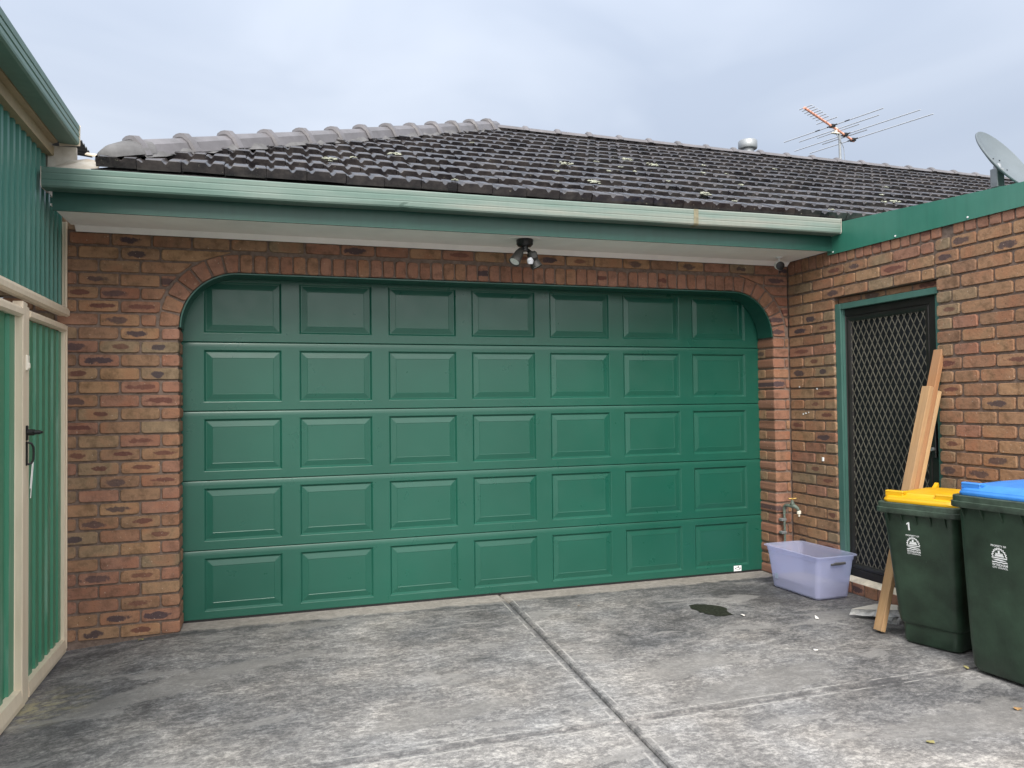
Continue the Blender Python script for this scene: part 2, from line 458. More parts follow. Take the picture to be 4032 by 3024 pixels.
    mm = k.math('MULTIPLY', k.n('MapRange', {'Value': md, 'From Min': 0.05, 'From Max': 0.34, 'To Min': 1.0, 'To Max': 0.0}).outputs[0], k.ramp(k.noise(st, 14, 5, 0.7), [(0.45, 0.0), (0.6, 1.0)]))
    c = k.mix(k.math('MULTIPLY', mm, 0.8), c, (.36, .33, .20))
    c = k.mix(0.5, c, k.ramp(grit, [(0.25, .62), (0.75, 1.3)]), 'MULTIPLY')
    k.base(c)
    k.rough(k.ramp(mid, [(0.35, .60), (0.65, .88)]))
    k.spec(0.35)
    h = k.math('ADD', k.math('MULTIPLY', fine, 0.6), k.math('MULTIPLY', grit, 0.35))
    h = k.math('SUBTRACT', h, k.math('MULTIPLY', lnm, 0.4))
    k.bump(h, 0.42, 0.008)
    return k.m
M_DRIVE = concrete_material()
M_GROUND = simple("dark_soil", (.05, .048, .045), 0.95, 0.3, 3, 0.4, 30)
def wet_material():
    k = NT("wet_oil_spot")
    v = k.coord()
    k.base(k.ramp(k.noise(v, 30, 4), [(0.3, (.012, .012, .008)), (0.7, (.028, .027, .018))]))
    k.rough(k.ramp(k.noise(v, 50, 4), [(0.4, .45), (0.65, .65)])); k.spec(0.3)
    k.bump(k.noise(v, 140, 3), 0.2, 0.004)
    return k.m
M_WET = wet_material()

# ------------------------------------------------------------------ mesh helpers
class MB:
    def __init__(s):
        s.v = []; s.f = []; s.bc = []; s.bl = []; s.mi = []
    def add(s, vs, fs, bc=(0.5, 0.5, 0.5), bl=None, mi=0):
        o = len(s.v)
        s.v += [tuple(p) for p in vs]
        s.f += [tuple(i + o for i in f) for f in fs]
        s.mi += [mi] * len(fs)
        s.bc += [bc] * len(vs)
        s.bl += list(bl) if bl is not None else [(0, 0, 0)] * len(vs)
        return s
    def box(s, x0, x1, y0, y1, z0, z1, b=0.004, bc=(0.5, 0.5, 0.5), T=None, mi=0):
        c = ((x0 + x1) / 2, (y0 + y1) / 2, (z0 + z1) / 2)
        h = (abs(x1 - x0) / 2, abs(y1 - y0) / 2, abs(z1 - z0) / 2)
        b = min(b, min(h) * 0.9)
        vs = []; idx = {}
        for sx in (-1, 1):
            for sy in (-1, 1):
                for sz in (-1, 1):
                    for a in range(3):
                        p = []
                        for i, sg in enumerate((sx, sy, sz)):
                            p.append(c[i] + sg * (h[i] if i == a else h[i] - b))
                        idx[(sx, sy, sz, a)] = len(vs)
                        vs.append(p)
        fs = []
        for a in range(3):
            o1, o2 = [i for i in range(3) if i != a]
            for sg in (-1, 1):
                q = []
                for e1, e2 in ((-1, -1), (1, -1), (1, 1), (-1, 1)):
                    t = [0, 0, 0]; t[a] = sg; t[o1] = e1; t[o2] = e2
                    q.append(idx[(*t, a)])
                fs.append(q)
        for a in range(3):
            for bb in range(a + 1, 3):
                cc = 3 - a - bb
                for sa in (-1, 1):
                    for sb in (-1, 1):
                        t = [0, 0, 0]; t[a] = sa; t[bb] = sb
                        t1 = list(t); t1[cc] = -1; t2 = list(t); t2[cc] = 1
                        fs.append((idx[(*t1, a)], idx[(*t2, a)], idx[(*t2, bb)], idx[(*t1, bb)]))
        for sx in (-1, 1):
            for sy in (-1, 1):
                for sz in (-1, 1):
                    fs.append(tuple(idx[(sx, sy, sz, a)] for a in range(3)))
        if T is not None:
            vs = [T @ Vector(p) for p in vs]
        return s.add(vs, fs, bc, mi=mi)
    def prism(s, poly, d0, d1, axis='x', mi=0, cap=True):
        """poly in the two other axes, swept from d0 to d1 along axis"""
        n = len(poly)
        def P(u, v, d):
            return {'x': (d, u, v), 'y': (u, d, v), 'z': (u, v, d)}[axis]
        vs = [P(u, v, d0) for u, v in poly] + [P(u, v, d1) for u, v in poly]
        fs = [(i, (i + 1) % n, n + (i + 1) % n, n + i) for i in range(n)]
        if cap:
            fs += [tuple(range(n))[::-1], tuple(range(n, 2 * n))]
        return s.add(vs, fs, mi=mi)
    def tube(s, pts, r, seg=8, cap=True, mi=0):
        pts = [Vector(p) for p in pts]
        rs = r if isinstance(r, (list, tuple)) else [r] * len(pts)
        rings = []
        nrm = None
        for i, p in enumerate(pts):
            if i == 0: d = pts[1] - p
            elif i == len(pts) - 1: d = p - pts[i - 1]
            else: d = (pts[i + 1] - p).normalized() + (p - pts[i - 1]).normalized()
            d.normalize()
            if nrm is None:
                a = Vector((0, 0, 1)) if abs(d.z) < 0.9 else Vector((1, 0, 0))
                nrm = d.cross(a).normalized()
            else:
                nrm = (nrm - d * nrm.dot(d)).normalized()
            bn = d.cross(nrm)
            rings.append([p + (nrm * math.cos(2 * math.pi * j / seg) + bn * math.sin(2 * math.pi * j / seg)) * rs[i] for j in range(seg)])
        vs = [q for r_ in rings for q in r_]
        fs = []
        for i in range(len(pts) - 1):
            for j in range(seg):
                a = i * seg + j; b = i * seg + (j + 1) % seg
                fs.append((a, b, b + seg, a + seg))
        if cap:
            fs += [tuple(range(seg))[::-1], tuple(range(len(vs) - seg, len(vs)))]
        return s.add(vs, fs, mi=mi)
    def loft(s, rings, cap=True, mi=0):
        n = len(rings[0])
        vs = [p for r_ in rings for p in r_]
        fs = []
        for i in range(len(rings) - 1):
            for j in range(n):
                a = i * n + j; b = i * n + (j + 1) % n
                fs.append((a, b, b + n, a + n))
        if cap:
            fs += [tuple(range(n))[::-1], tuple(range(len(vs) - n, len(vs)))]
        return s.add(vs, fs, mi=mi)
    def sweep(s, prof, stations, closed=False, mi=0):
        """prof: list of 2D points; stations: function list mapping (a,b)->3D"""
        n = len(prof)
        vs = [st(a, b) for st in stations for a, b in prof]
        fs = []
        m = n if closed else n - 1
        for i in range(len(stations) - 1):
            for j in range(m):
                a = i * n + j; b = i * n + (j + 1) % n
                fs.append((a, b, b + n, a + n))
        return s.add(vs, fs, mi=mi)
    def brick(s, O, U, V, N, poly, depth=0.10, rc=0.013, ch=0.007, bc=(0.5, 0.5, 0.5)):
        """poly: ccw corner list (u,v); front at n=0"""
        n = len(poly)
        cu = sum(p[0] for p in poly) / n; cv = sum(p[1] for p in poly) / n
        pts = []
        for i in range(n):
            p = Vector(poly[i]); a = Vector(poly[i - 1]); b = Vector(poly[(i + 1) % n])
            da = (a - p); db = (b - p)
            r = min(rc * rng.uniform(0.5, 1.7), da.length * .45, db.length * .45)
            p1 = p + da.normalized() * r; p3 = p + db.normalized() * r
            pts += [p1, p * 0.5 + (p1 + p3) * 0.25, p3]
        m = len(pts)
        c2 = Vector((cu, cv))
        hw = max((p - c2).length for p in pts)
        vs = []; bl = []
        for k, (inset, d) in enumerate(((ch, 0.0), (ch * 0.25, -ch * 0.6), (0.0, -ch * 2), (0.0, -depth))):
            for p in pts:
                q = p + (c2 - p).normalized() * inset
                vs.append(O + U * q.x + V * q.y + N * d)
                bl.append((q.x - cu, q.y - cv, 0))
        fs = [tuple(range(m))]
        for k in range(3):
            for j in range(m):
                a = k * m + j; b = k * m + (j + 1) % m
                fs.append((a, a + m, b + m, b))
        return s.add(vs, fs, bc, bl)
    def build(s, name, mats, parent=None, smooth=False, loc=None, recalc=True, attrs=False, sharp=35):
        me = bpy.data.meshes.new(name)
        me.from_pydata(s.v, [], s.f)
        for m in (mats if isinstance(mats, (list, tuple)) else [mats]):
            me.materials.append(m)
        me.polygons.foreach_set('material_index', s.mi)
        if attrs:
            a = me.attributes.new('bc', 'FLOAT_COLOR', 'POINT')
            a.data.foreach_set('color', [x for c in s.bc for x in (*c, 1.0)])
            b = me.attributes.new('bl', 'FLOAT_VECTOR', 'POINT')
            b.data.foreach_set('vector', [x for c in s.bl for x in c])
        if recalc:
            bm = bmesh.new(); bm.from_mesh(me)
            bmesh.ops.recalc_face_normals(bm, faces=bm.faces)
            bm.to_mesh(me); bm.free()
        if smooth:
            me.polygons.foreach_set('use_smooth', [True] * len(me.polygons))
            me.set_sharp_from_angle(angle=R(sharp))
        me.update()
        o = bpy.data.objects.new(name, me)
        COL.objects.link(o)
        if parent is not None:
            o.parent = parent
        if loc is not None:
            o.location = loc
        return o

def tag(o, label=None, cat=None, group=None, kind=None):
    if label: o['label'] = label
    if cat: o['category'] = cat
    if group: o['group'] = group
    if kind: o['kind'] = kind
    return o
def thing(name, label, cat, loc=(0, 0, 0), rz=0.0, group=None):
    o = bpy.data.objects.new(name, None)
    o.empty_display_size = 0.1
    COL.objects.link(o)
    o.location = loc
    o.rotation_euler = (0, 0, rz)
    return tag(o, label, cat, group)

def jit(a): return rng.uniform(-a, a)
def bcol(flash=0.5, tone=None):
    r1 = rng.random() if tone is None else min(1, max(0, tone + jit(.14)))
    r2 = rng.uniform(0.52, 1.0) if rng.random() < flash else rng.uniform(0, 0.48)
    return (r1, r2, rng.random())

# ================================================================== ground
def gz(x):
    return -0.05 * min(1.4, max(0.0, (-x) / 0.65)) if x < 0 else 0.0
ground = MB()
ground.add([(-900, -900, -0.16), (900, -900, -0.16), (900, 900, -0.16), (-900, 900, -0.16)], [(0, 1, 2, 3)])
tag(ground.build("ground", M_GROUND), kind='structure')

def drive_piece(mb, poly, cham):
    """flat slab piece with chamfered edges where it meets a joint; poly ccw, cham flags per edge"""
    n = len(poly)
    P = [Vector(p) for p in poly]
    ins = []
    for i in range(n):
        a = P[i - 1]; p = P[i]; b = P[(i + 1) % n]
        e1 = (p - a).normalized(); e2 = (b - p).normalized()
        n1 = Vector((-e1.y, e1.x)) * (0.007 if cham[i - 1] else 0.0); n2 = Vector((-e2.y, e2.x)) * (0.007 if cham[i] else 0.0)
        ins.append(p + n1 + n2)
    # subdivide the top in x so that it can follow the fall towards the shed
    xs = sorted({p.x for p in ins} | {x for x in (-0.65, -0.3, 0.0) if min(p.x for p in ins) < x < max(p.x for p in ins)})
    bmx = bmesh.new()
    vs = [bmx.verts.new((p.x, p.y, 0)) for p in ins]
    bmx.faces.new(vs)
    for x in xs[1:-1]:
        bmesh.ops.bisect_plane(bmx, geom=bmx.verts[:] + bmx.edges[:] + bmx.faces[:], plane_co=(x, 0, 0), plane_no=(1, 0, 0))
    bmx.verts.index_update()
    mb.add([(v.co.x, v.co.y, gz(v.co.x)) for v in bmx.verts], [[v.index for v in f.verts] for f in bmx.faces])
    bmx.free()
    for i in range(n):
        j = (i + 1) % n
        a, b = ins[i], ins[j]; c, d = P[i], P[j]
        k = 6
        for t in range(k):
            f0, f1 = t / k, (t + 1) / k
            p0 = a.lerp(b, f0); p1 = a.lerp(b, f1); q0 = c.lerp(d, f0); q1 = c.lerp(d, f1)
            mb.add([(p0.x, p0.y, gz(p0.x)), (p1.x, p1.y, gz(p1.x)), (q1.x, q1.y, gz(q1.x) - 0.009), (q0.x, q0.y, gz(q0.x) - 0.009)], [(0, 1, 2, 3)])
            mb.add([(q0.x, q0.y, gz(q0.x) - 0.009), (q1.x, q1.y, gz(q1.x) - 0.009), (q1.x, q1.y, -0.15), (q0.x, q0.y, -0.15)], [(0, 1, 2, 3)])
def jx(y): return 2.225 + 0.0625 * y
g = 0.005
drv = MB()
yj = -2.204
drive_piece(drv, [(-2.5, yj + g), (jx(yj) - g, yj + g), (jx(0) - g, 0.0), (jx(0) - g, 0.6), (-2.5, 0.6)], [1, 1, 1, 0, 0])
drive_piece(drv, [(jx(yj) + g, yj + g), (4.9, yj + g), (4.9, 0.6), (jx(0) + g, 0.6), (jx(0) + g, 0.0)], [1, 0, 0, 1, 1])
drive_piece(drv, [(-2.5, -14), (jx(-14) - g, -14), (jx(yj) - g, yj - g), (-2.5, yj - g)], [0, 1, 1, 0])
drive_piece(drv, [(jx(-14) + g, -14), (4.9, -14), (4.9, yj - g), (jx(yj) + g, yj - g)], [0, 0, 1, 1])
drv.v = drv.v
# joint filler
drv.add([(-2.5, yj - .02, -0.062), (4.9, yj - .02, -0.012), (4.9, yj + .02, -0.012), (-2.5, yj + .02, -0.062)], [(0, 1, 2, 3)])
drv.add([(jx(-14) - .02, -14, -0.0135), (jx(-14) + .02, -14, -0.0135), (jx(0.6) + .02, .6, -0.0135), (jx(0.6) - .02, .6, -0.0135)], [(0, 1, 2, 3)])
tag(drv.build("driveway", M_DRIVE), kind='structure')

pud = [(3.401, -0.557), (3.455, -0.548), (3.508, -0.573), (3.55, -0.60), (3.579, -0.639), (3.605, -0.713), (3.585, -0.75), (3.562, -0.792), (3.553, -0.84), (3.549, -0.885),
       (3.51, -0.872), (3.476, -0.882), (3.45, -0.872), (3.422, -0.856), (3.412, -0.82), (3.391, -0.791), (3.385, -0.755), (3.376, -0.724), (3.381, -0.69), (3.370, -0.644), (3.382, -0.60)]
pm = MB()
pp = []
for i in range(len(pud)):
    a = Vector(pud[i]); b = Vector(pud[(i + 1) % len(pud)])
    pp += [a, a.lerp(b, .33) + Vector((jit(.007), jit(.007))), a.lerp(b, .66) + Vector((jit(.008), jit(.008)))]
pm.add([(p.x, p.y, 0.004) for p in pp], [tuple(range(len(pp)))])
tag(pm.build("puddle", M_WET), kind='structure')

# ================================================================== brick house
house = thing("brick_garage", "brown brick garage under a dark tiled roof with a wide green panelled door", "garage")
C = 0.086
XR, XW, RA, ZS = 4.56, 4.714, 0.37, 1.978
ZC = ZS + RA                       # crown of the opening
EXT = RA + 0.134
Ux, Uy, Uz = Vector((1, 0, 0)), Vector((0, 1, 0)), Vector((0, 0, 1))

def ext_limit(z):
    """half-x position where the rowlock ring ends at height z, measured from the opening corner (x=0)"""
    if z <= ZS: return -0.125
    d = z - ZS
    if d >= EXT: return None
    return RA - math.sqrt(EXT * EXT - d * d)

fw_ = MB()
O0 = Vector((0, 0, 0)); NF = Vector((0, -1, 0))
def fb(u0, u1, z0, z1, **k):
    u0 += jit(.0025); u1 += jit(.0025); z0 += jit(.0018); z1 += jit(.0018)
    poly = k.pop('poly', None) or [(u0, z0), (u1, z0), (u1, z1), (u0, z1)]
    fw_.brick(O0 + NF * jit(.0018), Ux, Uz, NF, poly, **k)
for n in range(31):
    z0, z1 = n * C + 0.0045, n * C + 0.0765
    even = n % 2 == 0
    corner = 23
    if n < corner:
        # left pier
        if even:
            fb(-0.108, 0, z0, z1, depth=.228, bc=bcol(.12, .86))
            x = -0.118
        else:
            fb(-0.228, 0, z0, z1, depth=.108, bc=bcol(.44))
            x = -0.238
        while x > -1.0:
            fb(x - 0.230, x, z0, z1, bc=bcol(.44)); x -= 0.240
        # right pier
        if even:
            fb(XR, XR + .110, z0, z1, depth=.228, bc=bcol(.1, .88))
            fb(XR + .118, XW - .003, z0, z1, bc=bcol(.05, .8))
        else:
            fb(XR, XW - .003, z0, z1, depth=.108, bc=bcol(.15, .85))
    else:
        e0, e1 = ext_limit(z0), ext_limit(min(z1, ZS + EXT - .001))
        if e0 is not None and n < 29:
            # cut bricks against the ring, both sides
            lim0, lim1 = e0 - .008, e1 - .008
            x = lim0 - 0.02 if even else lim0 + .0
            base = -0.118 if even else -0.238
            # keep the bond of the pier
            edges = [base - 0.240 * i for i in range(5)] if True else []
            rightmost = base + 0.240 if base + 0.240 < lim0 + 0.14 else base
            e_ = rightmost
            first = True
            cur = lim0
            cand = []
            k_ = base
            while k_ + 0.240 < lim0 - 0.03: k_ += 0.240
            # brick from k_ to the ring
            if lim0 - k_ > 0.03:
                fb(0, 0, 0, 0, poly=[(k_ + .010, z0), (max(k_ + .014, lim0), z0), (max(k_ + .018, lim1), z1), (k_ + .010, z1)], bc=bcol(.2, .75))
            x = k_
            while x > -1.0:
                fb(x - 0.230, x, z0, z1, bc=bcol(.5)); x -= 0.240
            # right
            a0, a1 = XR - lim0, XR - lim1
            if XW - a0 > 0.03 or XW - a1 > .03:
                if XW - a1 > 0.27:
                    sp = XW - 0.13 - (0.1 if even else 0.0)
                    fb(0, 0, 0, 0, poly=[(a0, z0), (sp - .005, z0), (sp - .005, z1), (min(a1, sp - .02), z1)], bc=bcol(.2, .75))
                    fb(sp + .005, XW - .003, z0, z1, bc=bcol(.7))
                else:
                    fb(0, 0, 0, 0, poly=[(min(a0, XW - .01), z0), (XW - .003, z0), (XW - .003, z1), (a1, z1)], bc=bcol(.4, .75))
        elif n >= 29:
            x = -1.0 - (0 if even else .12)
            while x < XW - .02:
                fb(x, min(x + .230, XW - .003), z0, z1, bc=bcol(.35)); x += .240
# rowlock ring: seven voussoirs in each quarter turn, 44 along the head
for side in (0, 1):
    for i in range(7):
        a0 = (i + 0.04) / 7 * math.pi / 2; a1 = (i + 0.96) / 7 * math.pi / 2
        def pt(a, r):
            x = RA - r * math.cos(a)
            return (x if side == 0 else XR - x, ZS + r * math.sin(a))
        da = 0.035
        poly = [pt(a0 + .012, RA + .004), pt(a0, EXT - .010), pt(a1, EXT - .010), pt(a1 - .012, RA + .004)]
        if side == 0: poly = poly[::-1]
        fw_.brick(O0 + NF * (jit(.003)), Ux, Uz, NF, poly, rc=.013, bc=bcol(.08, .85))
nS = 44
wS = (XR - 2 * RA) / nS
for i in range(nS):
    x0 = RA + i * wS + .005; x1 = x0 + wS - .010
    fb(x0, x1, ZC + .004 + jit(.002), ZC + .125 + jit(.002), rc=.016, bc=bcol(.06, .85))
# reveal faces (bricks behind the corner bricks)
for n in range(23):
    z0, z1 = n * C + 0.0045, n * C + 0.0765
    if n % 2 == 1:
        fw_.brick(Vector((jit(.002), 0, 0)), Uy, Uz, Vector((1, 0, 0)), [(.118, z0), (.228, z0), (.228, z1), (.118, z1)], bc=bcol(.05, .3))
        fw_.brick(Vector((XR + jit(.002), 0, 0)), Uy, Uz, Vector((-1, 0, 0)), [(.118, z0), (.228, z0), (.228, z1), (.118, z1)], bc=bcol(.05, .2))
front_wall = fw_.build("front_wall", M_BRICK, house, attrs=True)
mo = MB()
mo.box(-1.0, -0.010, 0.011, 0.226, -0.2, ZS, 0.001)
mo.box(XR + .010, XW + .01, 0.011, 0.226, -0.2, ZS, 0.001)
arc = [(-1.0, 2.75), (-1.0, ZS), (-.006, ZS)] + [(RA - (RA + .006) * math.cos(a), ZS + (RA + .006) * math.sin(a)) for a in [math.pi / 2 * i / 16 for i in range(1, 17)]]
arc += [(XR - p[0], p[1]) for p in arc[::-1][:-1]]
arc = [(min(p[0], XW), p[1]) for p in arc[:-1]] + [(XW, ZS), (XW, 2.75)]
# build the head as vertical strips (concave outline)
up_ = [p for p in arc if p[1] < 2.74]
vs = []; fs = []
for (x, z) in up_:
    vs += [(x, .011, z), (x, .011, 2.75), (x, .226, z), (x, .226, 2.75)]
for i in range(len(up_) - 1):
    a = i * 4; b = a + 4
    fs += [(a, b, b + 1, a + 1), (a + 2, a + 3, b + 3, b + 2), (a, a + 2, b + 2, b), (a + 1, b + 1, b + 3, a + 3)]
mo.add(vs, fs)
mo.build("mortar_bed", M_MORTAR, front_wall)

# side wall (faces -x)
sw = MB()
NS = Vector((-1, 0, 0))
OS = Vector((XW, 0, 0))
def sb(y0, y1, z0, z1, **k):
    """brick on the side wall, u runs along -y"""
    y0 += jit(.0025); y1 += jit(.0025); z0 += jit(.0018); z1 += jit(.0018)
    poly = [(-y0, z0), (-y1, z0), (-y1, z1), (-y0, z1)]
    sw.brick(OS + NS * jit(.0018), Vector((0, -1, 0)), Uz, NS, poly, **k)
YA, YB = -0.538, -1.495
for n in range(29):
    z0, z1 = n * C + 0.0045, n * C + 0.0765
    even = n % 2 == 0
    if n < 26:
        if even:
            sb(-.004, -.17, z0, z1, bc=bcol(.25, .4)); sb(-.18, -.41, z0, z1, bc=bcol(.4)); sb(-.42, YA, z0, z1, bc=bcol(.1, .15))
        else:
            sb(-.004, -.29, z0, z1, bc=bcol(.4)); sb(-.30, YA, z0, z1, bc=bcol(.45))
    else:
        y = -.004
        first = .17 if even else .29
        sb(y, -first, z0, z1, bc=bcol(.3)); y = -first - .010
        while y > YB + .03:
            e = max(y - .230, YB + .012)
            if e - .02 < YB + .03 + .012: e = YB + .012
            sb(y, e, z0, z1, bc=bcol(.12)); y = e - .010
    # wall beyond the door
    zz = .004
    y = YB
    if even:
        sb(y, y - .115, z0 + zz, z1 + zz, bc=bcol(.05, .05), rc=.014); y -= .125
        sb(y, y - .180, z0 + zz, z1 + zz, bc=bcol(.3)); y -= .190
    else:
        sb(y, y - .178, z0 + zz, z1 + zz, bc=bcol(.35), rc=.012); y -= .188
    while y > -5.2:
        sb(y, y - .230, z0 + zz, z1 + zz, bc=bcol(.14, .60)); y -= .240
# header course under the flashing
y = -.006
while y > -5.2:
    if not (YB - .07 < y < YB + .0):
        sb(y, y - .076, 2.498, 2.606, rc=.014, bc=bcol(.05, .85))
    y -= .086
# sill course under the door
y = YA - .004
k_ = 0
while y > YB + .05:
    e = max(y - .118, YB + .004)
    sb(y, e, 0.0, .086, rc=.012, bc=bcol(.1, .85)); y = e - .010
# recessed strip over the door frame
y = YA
while y > YB + .03:
    e = max(y - .23, YB)
    sw.brick(Vector((XW + .05, 0, 0)), Vector((0, -1, 0)), Uz, NS, [(-y, 2.194), (-e, 2.194), (-e, 2.235), (-y, 2.235)], depth=.03, bc=bcol(.3, .7)); y = e - .01
side_wall = sw.build("side_wall", M_BRICK, house, attrs=True)
ms = MB()
ms.box(XW + .011, XW + .12, YA + .006, .24, -.2, 2.60, .001)
ms.box(XW + .011, XW + .12, -5.25, YB - .010, -.2, 2.60, .001)
ms.box(XW + .0111, XW + .10, YB - .010, YA + .006, 2.240, 2.60, .001)
ms.box(XW + .0111, XW + .10, YB - .010, YA + .006, -.2, .080, .001)
ms.box(XW + .056, XW + .10, YB - .006, YA + .004, 2.17, 2.238, .001)
ms.build("mortar_bed", M_MORTAR, side_wall)
# plastic cable clip and paint marks on the side wall
cl = MB()
for (yy, zz, w, h) in ((-.395, .985, .018, .030),):
    cl.box(XW - .012, XW - .001, yy - w / 2, yy + w / 2, zz - h / 2, zz + h / 2, .002)
cl.build("cable_clip", M_WHITE, side_wall)
def blob(mb, O, U, V, n, r, pts=10):
    vs = [O + U * (r * rng.uniform(.5, 1.1) * math.cos(2 * math.pi * i / pts)) + V * (r * .7 * rng.uniform(.5, 1.1) * math.sin(2 * math.pi * i / pts)) + n * .0012 for i in range(pts)]
    mb.add(vs, [tuple(range(pts))])
for (yy, zz, r) in ((-.13, 1.56, .011), (-.34, 1.54, .012), (-.20, 1.345, .013), (-.235, 1.352, .010), (-.17, 1.338, .011)):
    pmk = MB()
    blob(pmk, Vector((XW - .003, yy, zz)), Vector((0, -1, 0)), Uz, NS, r)
    pmk.build("paint_fleck", M_WHITE, side_wall)
# door sill
sl = MB()
sl.prism([(XW + .004, .086), (XW + .075, .086), (XW + .075, .122), (XW + .055, .122)], YB + .002, YA - .002, 'y')
sl.build("door_sill", M_SILL, house)

# green lining of the arch
ln = MB()
ra2 = RA - .010
path = [(.010, ZS - .0)] + [(RA - ra2 * math.cos(a), ZS + ra2 * math.sin(a)) for a in [math.pi / 2 * i / 20 for i in range(1, 21)]]
path2 = path + [(XR - p[0], p[1]) for p in path[::-1]]
outer = [(.0005, ZS)] + [(RA - (RA - .0005) * math.cos(a), ZS + (RA - .0005) * math.sin(a)) for a in [math.pi / 2 * i / 20 for i in range(1, 21)]]
outer2 = outer + [(XR - p[0], p[1]) for p in outer[::-1]]
vs = []; fs = []
for (a, b) in zip(path2, outer2):
    vs += [(a[0], .006, a[1]), (b[0], .006, b[1]), (b[0], .200, b[1]), (a[0], .200, a[1])]
for i in range(len(path2) - 1):
    o = i * 4
    for j in range(4):
        fs.append((o + j, o + (j + 1) % 4, o + 4 + (j + 1) % 4, o + 4 + j))
fs += [(0, 1, 2, 3), tuple(len(vs) - 4 + j for j in (3, 2, 1, 0))]
ln.add(vs, fs)
ln.build("arch_lining", M_TRIM, house, smooth=True, sharp=30)

# ---------------------------------------------------------------- garage door
gd = bpy.data.objects.new("garage_door", None); COL.objects.link(gd); gd.parent = house
gd.location = (0, .215, 0)
DH, X0D, PD, WD = 0.47387, 0.13187, 0.63133, 0.51205
zb = 0.0045
XL_, XR_ = -0.06, 4.62
for k in range(5):
    s = MB()
    lo = zb + k * DH + (0.010 if k == 0 else 0.0015); hi = zb + (k + 1) * DH - 0.0015
    pz0, pz1 = zb + k * DH + .061, zb + (k + 1) * DH - .0525
    xs = []
    # flat field split around the raised panels
    def quad(x0, x1, z0, z1, y=0.0):
        s.add([(x0, y, z0), (x1, y, z0), (x1, y, z1), (x0, y, z1)], [(0, 1, 2, 3)])
    e = .004
    quad(XL_, XR_, lo + e, pz0); quad(XL_, XR_, pz1, hi - .030)
    x = XL_
    for i in range(7):
        a, b = X0D + i * PD, X0D + i * PD + WD
        quad(x, a, pz0, pz1); x = b
        rings = [(0, 0.0), (.003, .001), (.0145, .0130), (.018, .0130), (.055, .0065), (.0575, .0080), (.062, .0080)]
        rr = []
        for ins, y in rings:
            rr.append([(a + ins, y, pz0 + ins), (b - ins, y, pz0 + ins), (b - ins, y, pz1 - ins), (a + ins, y, pz1 - ins)])
        vv = [p for r_ in rr for p in r_]
        ff = []
        for q in range(len(rr) - 1):
            for j in range(4):
                ff.append((q * 4 + j, q * 4 + (j + 1) % 4, q * 4 + 4 + (j + 1) % 4, q * 4 + 4 + j))
        L = (len(rr) - 1) * 4
        ff.append((L, L + 1, L + 2, L + 3))
        s.add(vv, ff)
    quad(x, XR_, pz0, pz1)
    # rounded section edges and returns
    for z, sg in ((hi, 1), (lo, -1)):
        prof = [(0.0, z - sg * e), (.0008, z - sg * e * .5), (.003, z - sg * e * .1), (.010, z)] if sg < 0 else [(0.0, hi - .030), (.0008, hi - .020), (.0024, hi - .010), (.0042, hi - .004), (.006, hi - .001), (.012, hi)]
        for (y0, za), (y1, zb_) in zip(prof, prof[1:]):
            s.add([(XL_, y0, za), (XR_, y0, za), (XR_, y1, zb_), (XL_, y1, zb_)], [(0, 1, 2, 3)])
    s.add([(XL_, .012, lo), (XR_, .012, lo), (XR_, .04, lo), (XL_, .04, lo)], [(0, 1, 2, 3)])
    s.add([(XL_, .04, lo), (XR_, .04, lo), (XR_, .04, hi), (XL_, .04, hi)], [(0, 1, 2, 3)])
    s.build("door_section", M_DOOR, gd, recalc=False)
bkp = MB()
bkp.box(XL_, XR_, .050, .06, -.02, 2.45, .001)  # added dark sheet, unseen: keeps sky light from leaking through the section seams
bkp.build('seam_light_block', M_RUBBER, gd)
sb_ = MB()
sb_.box(XL_, XR_, .004, .045, -.004, zb + .0115, .003)
sb_.build("bottom_seal", M_RUBBER, gd)
stk = MB()
stk.box(4.283, 4.357, -.0012, -.0002, .0175, .062, .0003)
so = stk.build("maker_sticker", M_WHITE, gd)
em = MB()
yy = -.0020
def flat(mb, pts, y):
    mb.add([(p[0], y, p[1]) for p in pts], [tuple(range(len(pts)))])
flat(em, [(4.318, .054), (4.326, .057), (4.330, .056), (4.324, .043), (4.318, .043)], yy)
flat(em, [(4.325, .056), (4.335, .056), (4.328, .043), (4.325, .043)], yy - .0003)
flat(em, [(4.295, .043), (4.300, .047), (4.314, .047), (4.310, .042), (4.302, .038), (4.296, .036)], yy)
flat(em, [(4.335, .045), (4.348, .046), (4.348, .034), (4.330, .034), (4.338, .039)], yy)
flat(em, [(4.297, .030), (4.345, .030), (4.345, .027), (4.297, .027)], yy)
em.build("emblem", M_GREYPL, so)

